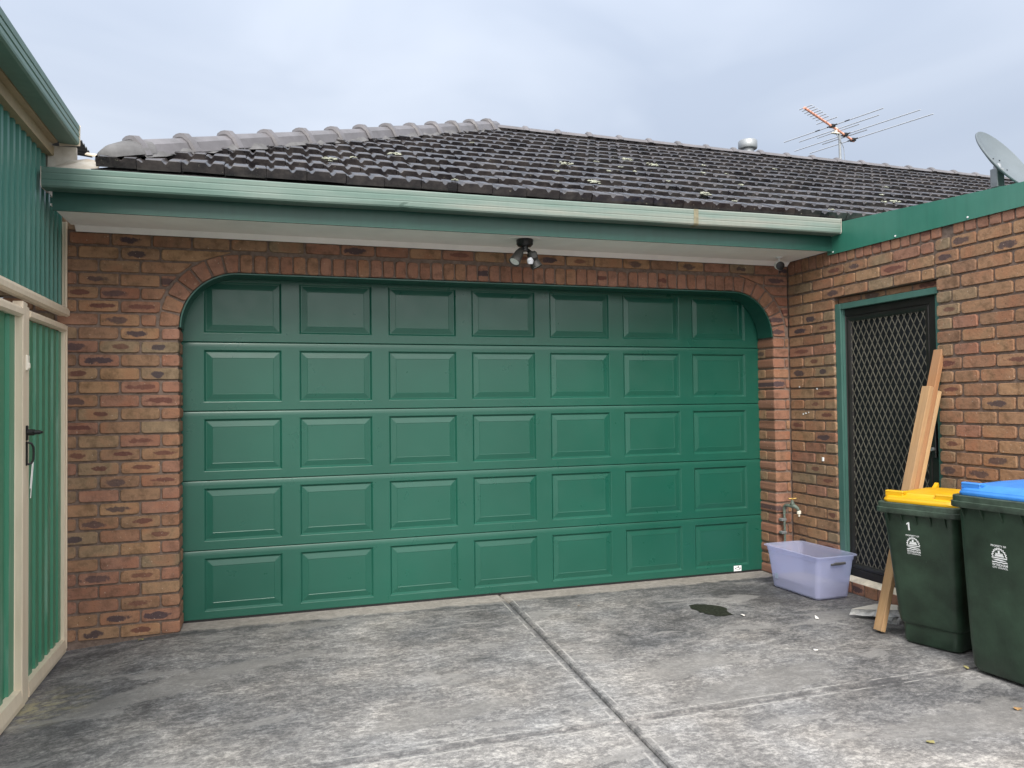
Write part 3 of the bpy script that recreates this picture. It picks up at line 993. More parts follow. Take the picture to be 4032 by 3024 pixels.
# ---------------------------------------------------------------- eaves: soffit, fascia, gutter
sf = MB()
sf.box(-.62, XW - .003, -.536, -.040, 2.605, 2.615, .001)
sf.build("soffit", M_SOFFIT, house)
qt = MB()
qt.prism([(-.040, 2.604), (-.002, 2.572), (-.002, 2.617), (-.040, 2.617)], -.60, XW - .004, 'x')
qt.build("soffit_moulding", M_SOFFIT, house)
fz = lambda x: .004 * (x + .62)
gzx = lambda x: .0068 * (x + .62)
fa = MB()
prof = [(-.538, 2.574), (-.552, 2.574), (-.552, 2.735), (-.538, 2.735)]
fa.sweep(prof, [lambda a, b, X=X: (X, a, b + fz(X)) for X in (-.605, 1, 2.4, 2.404, 3.6, XW - .008)], closed=True)
fa.add([(-.605, a, b) for a, b in prof], [(0, 1, 2, 3)])
fa.build("fascia", M_FASCIA, house)
gb = 2.674
gp = [(-.556, gb + .06), (-.556, gb + .004), (-.645, gb), (-.661, gb + .003), (-.667, gb + .012), (-.668, gb + .036), (-.6665, gb + .039), (-.6665, gb + .043), (-.668, gb + .046),
      (-.668, gb + .074), (-.6665, gb + .077), (-.6665, gb + .081), (-.668, gb + .084), (-.669, gb + .106), (-.665, gb + .113), (-.655, gb + .113), (-.652, gb + .106),
      (-.660, gb + .104), (-.660, gb + .010), (-.560, gb + .010), (-.560, gb + .06)]
gt = MB()
sx_ = [-.634, 0, .8, 1.33, 1.36, 1.40, 2.2, 3.0, 3.44, 4.0, 4.692]
def gst(X):
    dent = .006 * math.exp(-((X - 1.36) / .03) ** 2)
    return lambda a, b: (X, a + (dent if b < gb + .02 else 0), b + gzx(X) + (dent * .8 if b < gb + .02 else 0) + .0015 * math.sin(X * 5))
gt.sweep(gp, [gst(X) for X in sx_], closed=True)
gt_o = gt.build("gutter", M_GUTTER, house)
for X in (-.6355, 4.6905):
    ec = MB()
    z_ = gzx(X)
    ec.prism([(a, b + z_) for a, b in [(-.556, gb + .10), (-.556, gb), (-.664, gb - .001), (-.672, gb + .010), (-.673, gb + .112), (-.655, gb + .116)]], X, X + .003, 'x')
    ec.build("end_cap", M_WHITEST, gt_o)
jn = MB()
z_ = gzx(3.44)
jn.sweep([(-.6695, gb + .010), (-.6705, gb + .113)], [lambda a, b, X=X: (X, a, b + z_) for X in (3.425, 3.462)])
jn.sweep([(-.600, gb - .0015), (-.660, gb - .0015), (-.6705, gb + .010)], [lambda a, b, X=X: (X, a, b + z_) for X in (3.425, 3.462)])
jn.build("gutter_joint", simple("rusty_sealant", (.19, .175, .11), .6, .4, 20), gt_o)

# flashing along the top of the side wall
sp_ = MB()
top = [(-.50, 2.815), (-.683, 2.800), (-2.125, 2.700), (-3.6, 2.655), (-5.25, 2.64)]
bot = [(-.50, 2.574), (-.683, 2.572), (-2.125, 2.560), (-3.6, 2.55), (-5.25, 2.55)]
vs = []
for (a, b) in zip(top, bot):
    vs += [(XW - .012, b[0], b[1]), (XW - .016, a[0], a[1]), (XW + .05, a[0], a[1] + .004), (XW - .006, b[0], b[1])]
fs = []
for i in range(len(top) - 1):
    o = i * 4
    for j in range(4): fs.append((o + j, o + (j + 1) % 4, o + 4 + (j + 1) % 4, o + 4 + j))
fs += [(0, 1, 2, 3)]
sp_.add(vs, fs)
strip = sp_.build("wall_flashing", M_STRIP, house)
for (yy, zz) in ((-.565, 2.589), (-1.183, 2.584), (-1.763, 2.580)):
    q = MB(); q.tube([(XW - .0125, yy, zz), (XW - .017, yy, zz)], .006, 8)
    q.build("screw", M_WHITE, strip)
fr = MB()
fr.box(XW + .05, 12.0, -5.2, -.56, 2.60, 2.66, .004)
fr.build("flat_roof", M_STRIP, house)

# ---------------------------------------------------------------- tiled roof
AL = R(26.5)
ca, sa = math.cos(AL), math.sin(AL)
YE, ZE, GA, TW = -.63, 2.833, .285, .235
def roofp(x, s, n):
    return Vector((x, YE + s * ca - n * sa, ZE + s * sa + n * ca))
RIDGE_S = (2.5 - YE) / ca
APX = 2.87
HX0 = -.40
def hip_x(s):   # x of the hip at slope distance s
    return HX0 + (APX - HX0) * (s / RIDGE_S)
prof_t = [(0, .006), (.035, .006), (.065, .002), (.09, -.004), (.115, -.006), (.14, -.004), (.165, .002), (.20, .012), (.56, .012), (.59, .004), (.615, -.004), (.65, -.008), (.685, -.004), (.71, .004), (.74, .012), (.978, .012), (1.0, .008)]
tl = MB()
nrow = int(RIDGE_S / GA) + 1
lift0 = .040
for k in range(nrow):
    s0 = k * GA
    off = (k % 2) * TW / 2 + 2.19 % TW
    i0 = int((hip_x(s0) - off) / TW) - 1
    x = off + i0 * TW
    while x < 12.4:
        h = hip_x(s0)
        if x + TW < h + .02 or (k == 0 and x + TW < -.34):
            x += TW; continue
        L = min(GA + .07, RIDGE_S - s0 + .02)
        if L < .06: break
        dn = jit(.004); ds = jit(.006); sk = jit(.006); tilt = jit(.005)
        vs = []
        for (ss, lf) in ((0.0, lift0), (.012, lift0 + .0005), (L, lift0 * (1 - L / (GA + .07)))):
            for (t, p) in prof_t:
                xx = x + t * TW * .985
                rnd = -.004 if ss == 0.0 else 0
                vs.append(roofp(max(xx, -.37 if k == 0 else hip_x(s0 + ss) - .03), s0 + ds + ss + sk * (t - .5), p + lf + rnd + dn + tilt * (t - .5)))
        m = len(prof_t)
        for (t, p) in prof_t:
            xx = x + t * TW * .985
            pb = .004 if .25 < t < .52 else -.008
            vs.append(roofp(max(xx, -.37 if k == 0 else hip_x(s0) - .03), s0 + ds + .002 + sk * (t - .5), min(p + lift0 - .02, pb) + dn - .002 + tilt * (t - .5)))
        fs = []
        for r_ in range(2):
            for j in range(m - 1):
                a = r_ * m + j
                fs.append((a, a + 1, a + m + 1, a + m))
        for j in range(m - 1):
            fs.append((j, 3 * m + j, 3 * m + j + 1, j + 1))
        # right hand side wall of the tile
        fs.append((m - 1, 3 * m + m - 1, 2 * m + m - 1, m + m - 1))
        fs.append((0, m, 2 * m, 3 * m))
        tl.add(vs, fs, bc=(rng.random(), rng.random(), rng.random()))
        x += TW
roof = tl.build("roof", M_TILE, house, attrs=True, recalc=False, smooth=True, sharp=32)
# under-surface and the other roof slopes
us = MB()
apex = roofp(APX, RIDGE_S, -.03); rend = roofp(12.5, RIDGE_S, -.03)
e0 = roofp(HX0, 0.0, -.03); e1 = roofp(12.5, 0.0, -.03)
us.add([e0, e1, rend, apex], [(0, 1, 2, 3)])
bk0 = Vector((HX0, 2 * 2.5 - YE, ZE)); bk1 = Vector((12.5, 2 * 2.5 - YE, ZE))
us.add([e0, apex, bk0], [(0, 1, 2)])
us.add([apex, rend, bk1, bk0], [(0, 1, 2, 3)])
us.build("roof_underlay", M_BED, roof, recalc=False)
# bedding mortar and caps along hip and ridge
def caps(A, B, step, W_, H_, D_, LIP):
    A = Vector(A); B = Vector(B)
    d = (B - A).normalized(); L = (B - A).length
    up = Vector((0, 0, 1)); up = (up - d * up.dot(d)).normalized()
    sd_ = d.cross(up).normalized()
    n = int(L / step)
    for i in range(n + 1):
        c = MB()
        a = A + d * (i * step); ln_ = min(step + .045, L - i * step + .05)
        if ln_ < .12: break
        def ring(t, grow):
            w = W_ + grow * .8; h = H_ + grow
            pr = [(-w, -D_), (-w * .80, h * .18), (-w * .42, h * .88), (-w * .14, h), (w * .14, h), (w * .42, h * .88), (w * .80, h * .18), (w, -D_)]
            wob = .0
            return [a + d * t + sd_ * u + up * (v + wob) for u, v in pr]
        tl_ = jit(.006)
        a = a + up * jit(.004)
        c.loft([ring(-.012, .004), ring(.0, LIP), ring(.040, LIP * .9), ring(.058, 0.0), ring(ln_, -.006)])
        c.build("ridge_cap", M_CAP, roof, smooth=True, sharp=28)
hipA = roofp(hip_x(.20), .20, .062); hipB = roofp(APX, RIDGE_S, .056)
caps(hipA, hipB, .365, .098, .050, .055, .026)
caps(roofp(APX - .02, RIDGE_S, .040), roofp(12.4, RIDGE_S, .040), .375, .080, .026, .026, .020)
bd = MB()
def bedding(P0, P1, side, w0, w1, n):
    P0 = Vector(P0); P1 = Vector(P1)
    vs = []; fs = []
    for i in range(n + 1):
        t = i / n
        p = P0.lerp(P1, t)
        lowx = side * (w0 + jit(w1))
        dz = jit(.006)
        vs += [p + Vector((0, 0, .05)), p + lowx * .75 + Vector((0, 0, .026)), p + lowx + Vector((0, 0, dz - .012))]
    for i in range(n):
        for j in range(2):
            a = i * 3 + j
            fs.append((a, a + 1, a + 4, a + 3))
    bd.add(vs, fs)
slope_dir = Vector((0, ca, sa))
bedding(roofp(hip_x(.17), .17, .045), roofp(APX, RIDGE_S, .035), (Vector((1, 0, 0)) * .8 - slope_dir * .42), .135, .022, 60)
bedding(roofp(APX - .05, RIDGE_S, .000), roofp(12.4, RIDGE_S, .000), -slope_dir, .085, .008, 150)
# rounded starter end of the hip
st_ = MB()
dh = (Vector(hipB) - Vector(hipA)).normalized()
sdh = dh.cross(Vector((0, 0, 1))).normalized()
rings = []
for t, w, h in ((-.20, .03, .03), (-.19, .070, .060), (-.15, .100, .085), (-.06, .114, .102), (.03, .112, .104), (.10, .104, .094)):
    c0 = Vector(hipA) + dh * t
    rings.append([c0 + sdh * (w * math.cos(a)) + Vector((0, 0, h * math.sin(a) - .050)) for a in [math.pi * j / 10 for j in range(11)]])
st_.loft(rings)
st_.build("hip_starter", M_BED, roof, smooth=True, sharp=50)
bd.build("bedding", M_BED, roof, recalc=False)
# lichen clumps
lic = [(2.89, 0.42), (3.26, 0.66), (3.71, 0.95), (3.87, 0.78), (3.41, 0.49), (3.19, 0.24), (3.46, 0.32), (2.65, 0.03), (2.83, -0.28), (3.68, -0.39), (3.8, -0.59), (4.62, -0.62),
       (3.59, 0.0), (4.55, 1.03), (4.35, 0.13), (4.27, 0.58), (4.54, 0.62), (0.94, -0.25), (1.11, -0.11), (1.44, 0.18), (2.27, 1.09), (1.7, -0.6), (6.43, 0.71), (5.61, -0.11), (5.78, -0.06), (4.34, 0.12), (5.51, 1.23), (5.92, 0.24)]
big = {0, 2, 3, 8, 9, 17, 19, 24}
li = MB()
for q, (x, y) in enumerate(lic):
    s = (y - YE) / ca
    for j in range(16 if q in big else 6):
        w = .045 if q in big else .02
        cx = x + jit(w); cs = s + jit(w * .5)
        c = roofp(cx, cs, .058 - .35 * max(0, (s - cs)))
        r = rng.uniform(.010, .020) if q in big else rng.uniform(.008, .014)
        vs = []
        for t in (0.15, 0.55, 0.95):
            for a in range(6):
                an = a * math.pi / 3 + t
                rr_ = r * math.cos(t * 1.5) * rng.uniform(.75, 1.2)
                vs.append(c + Vector((rr_ * math.cos(an), rr_ * math.sin(an), r * .8 * math.sin(t * 1.5))))
        fs = [(i * 6 + j2, i * 6 + (j2 + 1) % 6, i * 6 + 6 + (j2 + 1) % 6, i * 6 + 6 + j2) for i in range(2) for j2 in range(6)] + [tuple(range(12, 18))]
        li.add(vs, fs)
lo_ = li.build("lichen", M_LICHEN, roof)
lo_['kind'] = 'stuff'

# ---------------------------------------------------------------- side door
dj = bpy.data.objects.new("side_door", None); COL.objects.link(dj); dj.parent = house
dj.location = (XW, -1.0, .115)
def side_box(mb, x0, x1, y0, y1, z0, z1, b=.002):
    mb.box(x0 - XW, x1 - XW, y0 + 1.0, y1 + 1.0, z0 - .115, z1 - .115, b)
f = MB()
side_box(f, XW + .014, XW + .10, -.596, -.5385, .100, 2.187)
side_box(f, XW + .030, XW + .10, -.604, -.5965, .100, 2.150)
side_box(f, XW + .040, XW + .10, -1.4935, -1.448, .100, 2.192)
side_box(f, XW + .0145, XW + .10, -1.4935, -.5965, 2.143, 2.1865)
f.build("door_frame", aged_paint("teal_frame_paint", (.048, .130, .108), (.10, .19, .165), .5, .4), dj)
def rect_frame(mb, x, y0, y1, z0, z1, prof):
    """picture frame profile: list of (inset, depth)"""
    rr = []
    for ins, d in prof:
        rr.append([(x + d - XW, y1 - ins + 1.0, z0 + ins - .115), (x + d - XW, y0 + ins + 1.0, z0 + ins - .115), (x + d - XW, y0 + ins + 1.0, z1 - ins - .115), (x + d - XW, y1 - ins + 1.0, z1 - ins - .115)])
    vs = [p for r_ in rr for p in r_]
    fs = [(q * 4 + j, q * 4 + (j + 1) % 4, q * 4 + 4 + (j + 1) % 4, q * 4 + 4 + j) for q in range(len(rr) - 1) for j in range(4)]
    mb.add(vs, fs)
ff = MB()
rect_frame(ff, XW + .050, -1.446, -.555, .120, 2.143, [(0, .03), (0, .004), (.003, 0), (.052, 0), (.056, .006), (.062, .006), (.066, 0), (.080, .002), (.096, .010), (.102, .022)])
ff.build("screen_frame", M_BLACKMETAL, dj)
gr = MB()
y0, y1, z0, z1 = -1.349, -.652, .217, 2.046
cw, chh = .055, .104
slope = chh / cw
xg = XW + .062
for sg in (1, -1):
    N_ = int((y1 - y0) / cw + (z1 - z0) / chh) + 3
    for i in range(-int((z1 - z0) / chh) - 2, N_ + 2):
        # line: z = z0 + sg*slope*(y - ys)
        ys = y0 + i * cw if sg == 1 else y1 - i * cw
        pts = []
        ya = ys; yb = ys + sg * (z1 - z0) / slope
        lo_y, hi_y = max(y0, min(ya, yb)), min(y1, max(ya, yb))
        if hi_y - lo_y < .004: continue
        za = z0 + sg * slope * (lo_y - ys); zb2 = z0 + sg * slope * (hi_y - ys)
        d = Vector((0, hi_y - lo_y, zb2 - za)).normalized()
        nn = Vector((0, -d.z, d.y)) * .0027
        xx = xg - (.0 if sg == 1 else .0021)
        a = Vector((xx - XW, lo_y + 1.0, za - .115)); b = Vector((xx - XW, hi_y + 1.0, zb2 - .115))
        o = Vector((.0035, 0, 0))
        gr.add([a - nn, a + nn, b + nn, b - nn, a - nn + o, a + nn + o, b + nn + o, b - nn + o],
               [(0, 1, 2, 3), (4, 7, 6, 5), (0, 4, 5, 1), (3, 2, 6, 7), (0, 3, 7, 4), (1, 5, 6, 2)])
gr.build("diamond_grille", M_MESHMETAL, dj)
dk_ = MB(); side_box(dk_, XW + .078, XW + .09, -1.40, -.60, .16, 2.10)
dk_.build("fly_screen", M_DARK, dj)
hd = MB()
side_box(hd, XW + .030, XW + .050, -1.436, -1.402, 1.06, 1.29, .004)
side_box(hd, XW + .012, XW + .032, -1.432, -1.408, 1.225, 1.250, .004)
side_box(hd, XW + .012, XW + .024, -1.430, -1.340, 1.222, 1.246, .006)
ho = hd.build("door_handle", M_BLACK, dj)
lk = MB(); lk.tube([(XW + .030 - XW, -1.419 + 1, 1.118 - .115), (XW + .010 - XW, -1.419 + 1, 1.118 - .115)], [.013, .012], 10)
lk.build("lock_cylinder", M_GALV, ho)
for zz in (1.78, .42):
    h = MB(); side_box(h, XW + .040, XW + .051, -.562, -.548, zz - .045, zz + .045, .003)
    h.build("hinge", M_BLACKMETAL, dj)

# ================================================================== shed on the left
XG = -.65
shed = thing("steel_shed", "green corrugated shed wall with cream rails and overhanging gutter left of the garage", "shed", (XG, 0, 0))
def L_(x, y, z): return (x - XG, y, z)
def gbox(mb, x0, x1, y0, y1, z0, z1, b=.003): mb.box(x0 - XG, x1 - XG, y0, y1, z0, z1, b)
wp = MB()
ypr = []
y = -.050
while y > -5.2:
    P = .094
    ypr += [(y, -.036), (y - .050, -.036), (y - .056, -.004), (y - .088, -.004)]
    y -= P
wp.sweep([(a, b) for a, b in ypr], [lambda a, b, z=z: (b, a, z) for z in (2.05, 2.95)])
wp.build("corrugated_panel", M_SHEETUP, shed, recalc=False)
rl = MB()
prof = [(.0, 2.030), (.012, 2.024), (.026, 2.034), (.028, 2.060), (.018, 2.078), (-.03, 2.080), (-.03, 2.030)]
rl.prism([(a, b) for a, b in prof], -5.2, -.052, 'y')
rl.build("bottom_rail", M_CREAM, shed)
et = MB()
gbox(et, XG - .035, XG + .004, -.044, -.012, 2.045, 2.62)
gbox(et, XG - .001, XG + .010, -.052, -.034, 2.052, 2.62, .002)
et.build("edge_trim", M_CREAM, shed)
bm_ = MB()
prof = [(-.04, 2.905), (.030, 2.905), (.034, 2.915), (.034, 2.955), (.026, 2.962), (.026, 2.975), (.052, 2.985), (.056, 3.000), (.056, 3.028), (-.04, 3.028)]
bm_.prism([(a, b) for a, b in prof], -5.2, -.47, 'y')
bm_.build("top_beam", M_BEAM, shed)
sg_ = MB()
gx = -.49 - XG
gbz = 2.984
prof = [(.058, gbz + .03), (.058, gbz + .004), (gx - .014, gbz), (gx - .003, gbz + .006), (gx, gbz + .016), (gx, gbz + .036), (gx - .005, gbz + .040), (gx - .005, gbz + .045), (gx, gbz + .048),
        (gx, gbz + .072), (gx - .005, gbz + .076), (gx - .005, gbz + .080), (gx, gbz + .083), (gx + .002, gbz + .112), (gx - .010, gbz + .114), (gx - .012, gbz + .10), (gx - .010, gbz + .012), (.064, gbz + .012), (.064, gbz + .03)]
sg_.sweep(prof, [lambda a, b, Y=Y: (a, Y, b) for Y in (-5.2, -2.0, -.452)], closed=True)
so_ = sg_.build("gutter", M_SHEDGUT, shed)
sc_ = MB()
sc_.prism([(.056, gbz - .012), (gx + .004, gbz - .004), (gx + .005, gbz + .116), (.056, gbz + .11)], -.4515, -.448, 'y')
sc_.build("end_cap", M_CREAM, so_)
# corrugated roof sheet: ridges run away from the gutter
rs = MB()
n_ = 130
pr = []
for i in range(n_):
    Y = -5.2 + i * (5.2 - .06) / (n_ - 1)
    pr.append((Y, .010 * math.cos(Y / .076 * 2 * math.pi)))
n2 = 400
pr = [(-5.2 + i * 5.40 / (n2 - 1), .010 * math.cos((-5.2 + i * 5.40 / (n2 - 1)) / .066 * 2 * math.pi)) for i in range(n2)]
rs.sweep(pr, [lambda a, b, X=X, Z=Z: (X, a, Z + b) for X, Z in ((-.54 - XG, 3.105), (-.4, 3.16), (-3.4, 3.50))])
rs.build("roof_sheet", simple("dark_sheet_underside", (.07, .075, .075), .5, .3, 8), shed, recalc=False)
wb = MB()
gbox(wb, XG - .03, XG - .002, -.448, .30, 2.70, 3.00, .002)
gbox(wb, XG + .0, XG + .150, -.47, -.448, 2.775, 2.965, .002)
wb.build("end_board", M_WHITEST, shed)
wf = MB()
pts = [L_(-.60, -.60, 2.79), L_(-.365, -.60, 2.812), L_(-.365, -.49, 2.885), L_(-.44, -.475, 2.902), L_(-.53, -.475, 2.885), L_(-.62, -.475, 2.84)]
c0 = L_(-.48, -.53, 2.862)
wf.add(pts + [c0], [(i, (i + 1) % 6, 6) for i in range(6)])
wf.build("lead_flashing", M_WHITEST, shed, recalc=False)
cs_ = MB()
pth = [(-.46, -.46, 2.935), (-.40, -.47, 2.925), (-.34, -.47, 2.918), (-.28, -.475, 2.922), (-.21, -.48, 2.921), (-.15, -.49, 2.900), (-.10, -.50, 2.902), (-.04, -.51, 2.884)]
for (a, b) in zip(pth, pth[1:]):
    a = Vector(L_(*a)); b = Vector(L_(*b)); w = Vector((0, .07, .030)); t = Vector((0, 0, .007))
    cs_.add([a, b, b + w, a + w, a - t, b - t, b + w - t, a + w - t], [(0, 1, 2, 3), (4, 7, 6, 5), (0, 4, 5, 1), (2, 6, 7, 3), (0, 3, 7, 4), (1, 5, 6, 2)])
cs_.build("wavy_flashing_strip", M_CREAM, shed)

# ---------------------------------------------------------------- gate leaves
def rib_sheet(y0, y1, z0, z1, x=-.016, P=.122):
    mb = MB(); pr = []
    y = y0
    while y > y1 + .001:
        q = [(y, x), (y - P * .50, x), (y - P * .57, x - .016), (y - P * .93, x - .016)]
        pr += [(max(a, y1), b) for a, b in q]
        y -= P
    pr.append((y1, x))
    mb.sweep(pr, [lambda a, b, z=z: (b, a, z) for z in (z0, z1)])
    return mb
zg0, zg1 = -.030, 1.975
far = thing("gate_leaf", "narrow green steel gate leaf in a cream frame hinged beside the brick pier", "gate", (XG, -.45, -.03))
def fbx(mb, x0, x1, y0, y1, z0, z1, b=.003): mb.box(x0, x1, y0 + .45, y1 + .45, z0 + .03, z1 + .03, b)
m = MB()
fbx(m, -.030, .006, -.075, -.035, zg0, zg1)
fbx(m, -.014, .012, -.050, -.034, zg0 + .01, zg1 - .005, .002)
m.build("stile", M_CREAM, far)
m = MB(); fbx(m, -.030, .010, -.890, -.853, zg0 - .012, zg1 + .012)
m.build("stile", M_CREAM, far)
m = MB(); m.prism([(-.03, 1.938 + .03), (.004, 1.930 + .03), (.018, 1.940 + .03), (.018, 1.962 + .03), (.006, 1.975 + .03), (-.03, 1.976 + .03)], -.852 + .45, -.076 + .45, 'y')
m.build("top_rail", M_CREAM, far)
m = MB(); m.prism([(-.03, zg0 + .03), (.014, zg0 + .03), (.016, zg0 + .05), (.010, zg0 + .105), (-.03, zg0 + .107)], -.852 + .45, -.076 + .45, 'y')
m.build("bottom_rail", M_CREAM, far)
m = rib_sheet(-.074 + .45, -.853 + .45, zg0 + .08, 1.96)
m.build("sheet_panel", M_SHEET, far, recalc=False)
near = thing("gate_leaf", "wide green steel gate leaf with a cream stile carrying the black latch", "gate", (XG, -1.6, -.03))
def nbx(mb, x0, x1, y0, y1, z0, z1, b=.003): mb.box(x0, x1, y0 + 1.6, y1 + 1.6, z0 + .03, z1 + .03, b)
m = MB()
nbx(m, -.030, .012, -.940, -.8935, zg0 - .010, zg1 + .030)
nbx(m, -.030, .018, -.992, -.943, zg0 - .008, zg1 + .030)
nbx(m, -.030, .014, -.9435, -.9395, zg0, zg1 + .025, .001)
m.build("stile", M_CREAM, near)
m = MB(); nbx(m, -.030, .010, -3.04, -3.0, zg0, zg1); m.build("stile", M_CREAM, near)
m = MB(); m.prism([(-.03, 1.930 + .03), (.006, 1.924 + .03), (.022, 1.936 + .03), (.022, 1.962 + .03), (.008, 1.978 + .03), (-.03, 1.980 + .03)], -3.0 + 1.6, -.993 + 1.6, 'y')
m.build("top_rail", M_CREAM, near)
m = MB(); m.prism([(-.03, zg0 + .03), (.020, zg0 + .03), (.022, zg0 + .055), (.012, zg0 + .115), (-.03, zg0 + .118)], -3.0 + 1.6, -.993 + 1.6, 'y')
m.build("bottom_rail", M_CREAM, near)
m = rib_sheet(-.995 + 1.6, -3.0 + 1.6, zg0 + .08, 1.96, x=-.018, P=.17)
m.build("sheet_panel", M_SHEET, near, recalc=False)
m = MB()
nbx(m, .010, .022, -.926, -.904, 1.296, 1.374, .004)
m.tube([(.020, -.915 + 1.6, 1.338 + .03), (.050, -.915 + 1.6, 1.338 + .03)], .016, 12)
m.tube([(.050, -.915 + 1.6, 1.338 + .03), (.078, -.912 + 1.6, 1.338 + .03)], .011, 12)
m.tube([(.078, -.912 + 1.6, 1.338 + .03), (.088, -.912 + 1.6, 1.338 + .03)], .007, 10)
lt_ = m.build("latch", M_BLACK, near)
m = MB()
nbx(m, .012, .022, -.926, -.914, 1.168, 1.292, .003)
m.tube([(.022, -.920 + 1.6, 1.287 + .03), (.036, -.914 + 1.6, 1.281 + .03), (.044, -.909 + 1.6, 1.262 + .03), (.045, -.908 + 1.6, 1.23 + .03), (.044, -.909 + 1.6, 1.198 + .03), (.036, -.914 + 1.6, 1.180 + .03), (.022, -.919 + 1.6, 1.174 + .03)], .0055, 8)
m.build("pull_handle", M_BLACK, near)
m = MB()
m.tube([(.040, -.912 + 1.6, 1.180 + .03), (.034, -.906 + 1.6, 1.12 + .03), (.030, -.910 + 1.6, 1.05 + .03)], .0022, 6)
m.tube([(.044, -.908 + 1.6, 1.184 + .03), (.038, -.900 + 1.6, 1.13 + .03), (.030, -.904 + 1.6, 1.00 + .03)], .0020, 6)
m.build("string_tie", M_STRING, near)
m = MB(); nbx(m, .012, .026, -.945, -.905, 1.655, 1.735, .004); nbx(m, .014, .032, -.938, -.912, 1.665, 1.695, .004)
m.build("strike_plate", M_CREAMPL, near)

# ================================================================== lights and fittings
lamp = thing("security_floodlight", "black twin spotlight with white motion sensor hanging under the garage eaves", "floodlight", (2.27, -.345, 2.605))
m = MB(); m.tube([(0, 0, 0), (0, 0, -.008), (0, 0, -.038), (0, 0, -.052)], [.052, .060, .058, .046], 20)
m.tube([(0, 0, -.05), (0, 0, -.085)], .024, 12)
m.build("mount", M_BLACK, lamp, smooth=True)
def head(p0, d, name="spot_head"):
    p0 = Vector(p0); d = Vector(d).normalized()
    mb = MB()
    mb.tube([p0, p0 + d * .03, p0 + d * .075, p0 + d * .115, p0 + d * .118], [.020, .030, .035, .041, .041], 18, cap=False)
    mb.tube([p0 + d * .1181, p0 + d * .110, p0 + d * .109], [.0408, .0350, .034], 18, cap=False)
    mb.tube([p0 - d * .0, p0 + d * .001], .02, 18)
    h = mb.build(name, M_GREYPL, lamp, smooth=True)
    rf = MB(); rf.tube([p0 + d * .112, p0 + d * .095, p0 + d * .07], [.0345, .026, .008], 18, cap=True)
    rf.build("reflector", M_MIRROR, h)
head((-.030, -.008, -.078), (-.62, -.30, -.95))
head((.040, .010, -.088), (.42, -.12, -.95))
m = MB()
m.tube([(-.028, -.005, -.070), (-.030, -.008, -.085)], .016, 10); m.tube([(.022, .005, -.075), (.042, .01, -.088)], .014, 10)
m.tube([(-.03, -.005, -.07), (.0, 0, -.062)], .008, 8)
m.build("knuckle", M_BLACK, lamp, smooth=True)
m = MB()
m.box(-.030, .030, -.040, .026, -.150, -.090, .012, T=Matrix.Translation((.014, -.018, -.006)) @ Matrix.Rotation(R(-16), 4, 'Y'))
se = m.build("motion_sensor", M_GREYPL, lamp)
m = MB()
m.tube([(.020, -.044, -.150), (.021, -.052, -.162), (.022, -.048, -.182)], [.020, .024, .018], 14)
m.build("sensor_lens", M_LENS, se, smooth=True)
lampcover = MB()
lampcover.tube([(0, .0, 0), (0, .0, -.0022)], .115, 32)
# disc of patched soffit behind the light
lampcover.v = [(v[0], v[1] * .62, v[2]) for v in lampcover.v]
o = lampcover.build("cover_plate", M_SOFFIT, lamp)

cmr = thing("security_camera", "small white security camera with black face under the eaves by the inside corner", "camera", (4.462, -.215, 2.605))
m = MB(); m.tube([(.02, .01, 0), (.02, .01, -.010)], [.030, .028], 16); m.tube([(.02, .01, -.01), (.015, .005, -.045)], .009, 10)
m.build("bracket", M_WHITE, cmr, smooth=True)
m = MB()
d = Vector((-.32, -.90, -.28)).normalized(); p = Vector((.020, .035, -.058))
m.tube([p, p + d * .006, p + d * .03, p + d * .068, p + d * .072], [.018, .030, .035, .036, .034], 20)
hb = m.build("camera_body", M_WHITE, cmr, smooth=True)
m = MB(); m.tube([p + d * .066, p + d * .076, p + d * .080], [.0345, .0340, .026], 20)
fc = m.build("camera_face", M_BLACK, hb, smooth=True)

tap = thing("garden_tap", "brass garden tap on a green weathered pipe beside the lavender tub", "tap", (4.602, -.045, 0))
m = MB()
m.tube([(0, 0, 0), (0, 0, .30), (0, 0, .560)], .0095, 10)
m.tube([(0, 0, .53), (0, -.003, .575), (0, -.02, .590), (.006, -.06, .592)], [.013, .014, .013, .012], 10)
m.build("pipe", M_COPPER, tap, smooth=True)
for zz in (.365, .470):
    m = MB()
    m.box(-.034, .013, -.012, .030, zz - .011, zz + .011, .003)
    m.build("pipe_clip", M_GALV, tap)
m = MB()
m.tube([(.004, -.05, .592), (.012, -.085, .592), (.022, -.105, .590), (.034, -.125, .575), (.038, -.132, .553)], [.014, .018, .017, .013, .011], 12)
m.tube([(.013, -.088, .592), (.013, -.088, .612), (.013, -.088, .622), (.013, -.088, .640)], [.016, .020, .012, .009], 12)
m.build("tap_body", M_COPPER, tap, smooth=True)
m = MB()
m.tube([(-.016, -.080, .652), (.042, -.096, .652)], .0048, 8)
for e in ((-.016, -.080, .652), (.042, -.096, .652)):
    m.tube([(e[0] - .004, e[1], e[2]), (e[0], e[1], e[2]), (e[0] + .004, e[1], e[2])], [.003, .0075, .003], 8)
m.tube([(.013, -.088, .638), (.013, -.088, .655)], .007, 8)
m.build("tap_handle", M_BRASS, tap, smooth=True)
m = MB(); m.tube([(.038, -.132, .556), (.039, -.133, .552), (.039, -.133, .532), (.039, -.133, .530), (.040, -.134, .512)], [.012, .017, .017, .008, .007], 12)
m.build("hose_fitting", M_CREAMPL, tap, smooth=True)

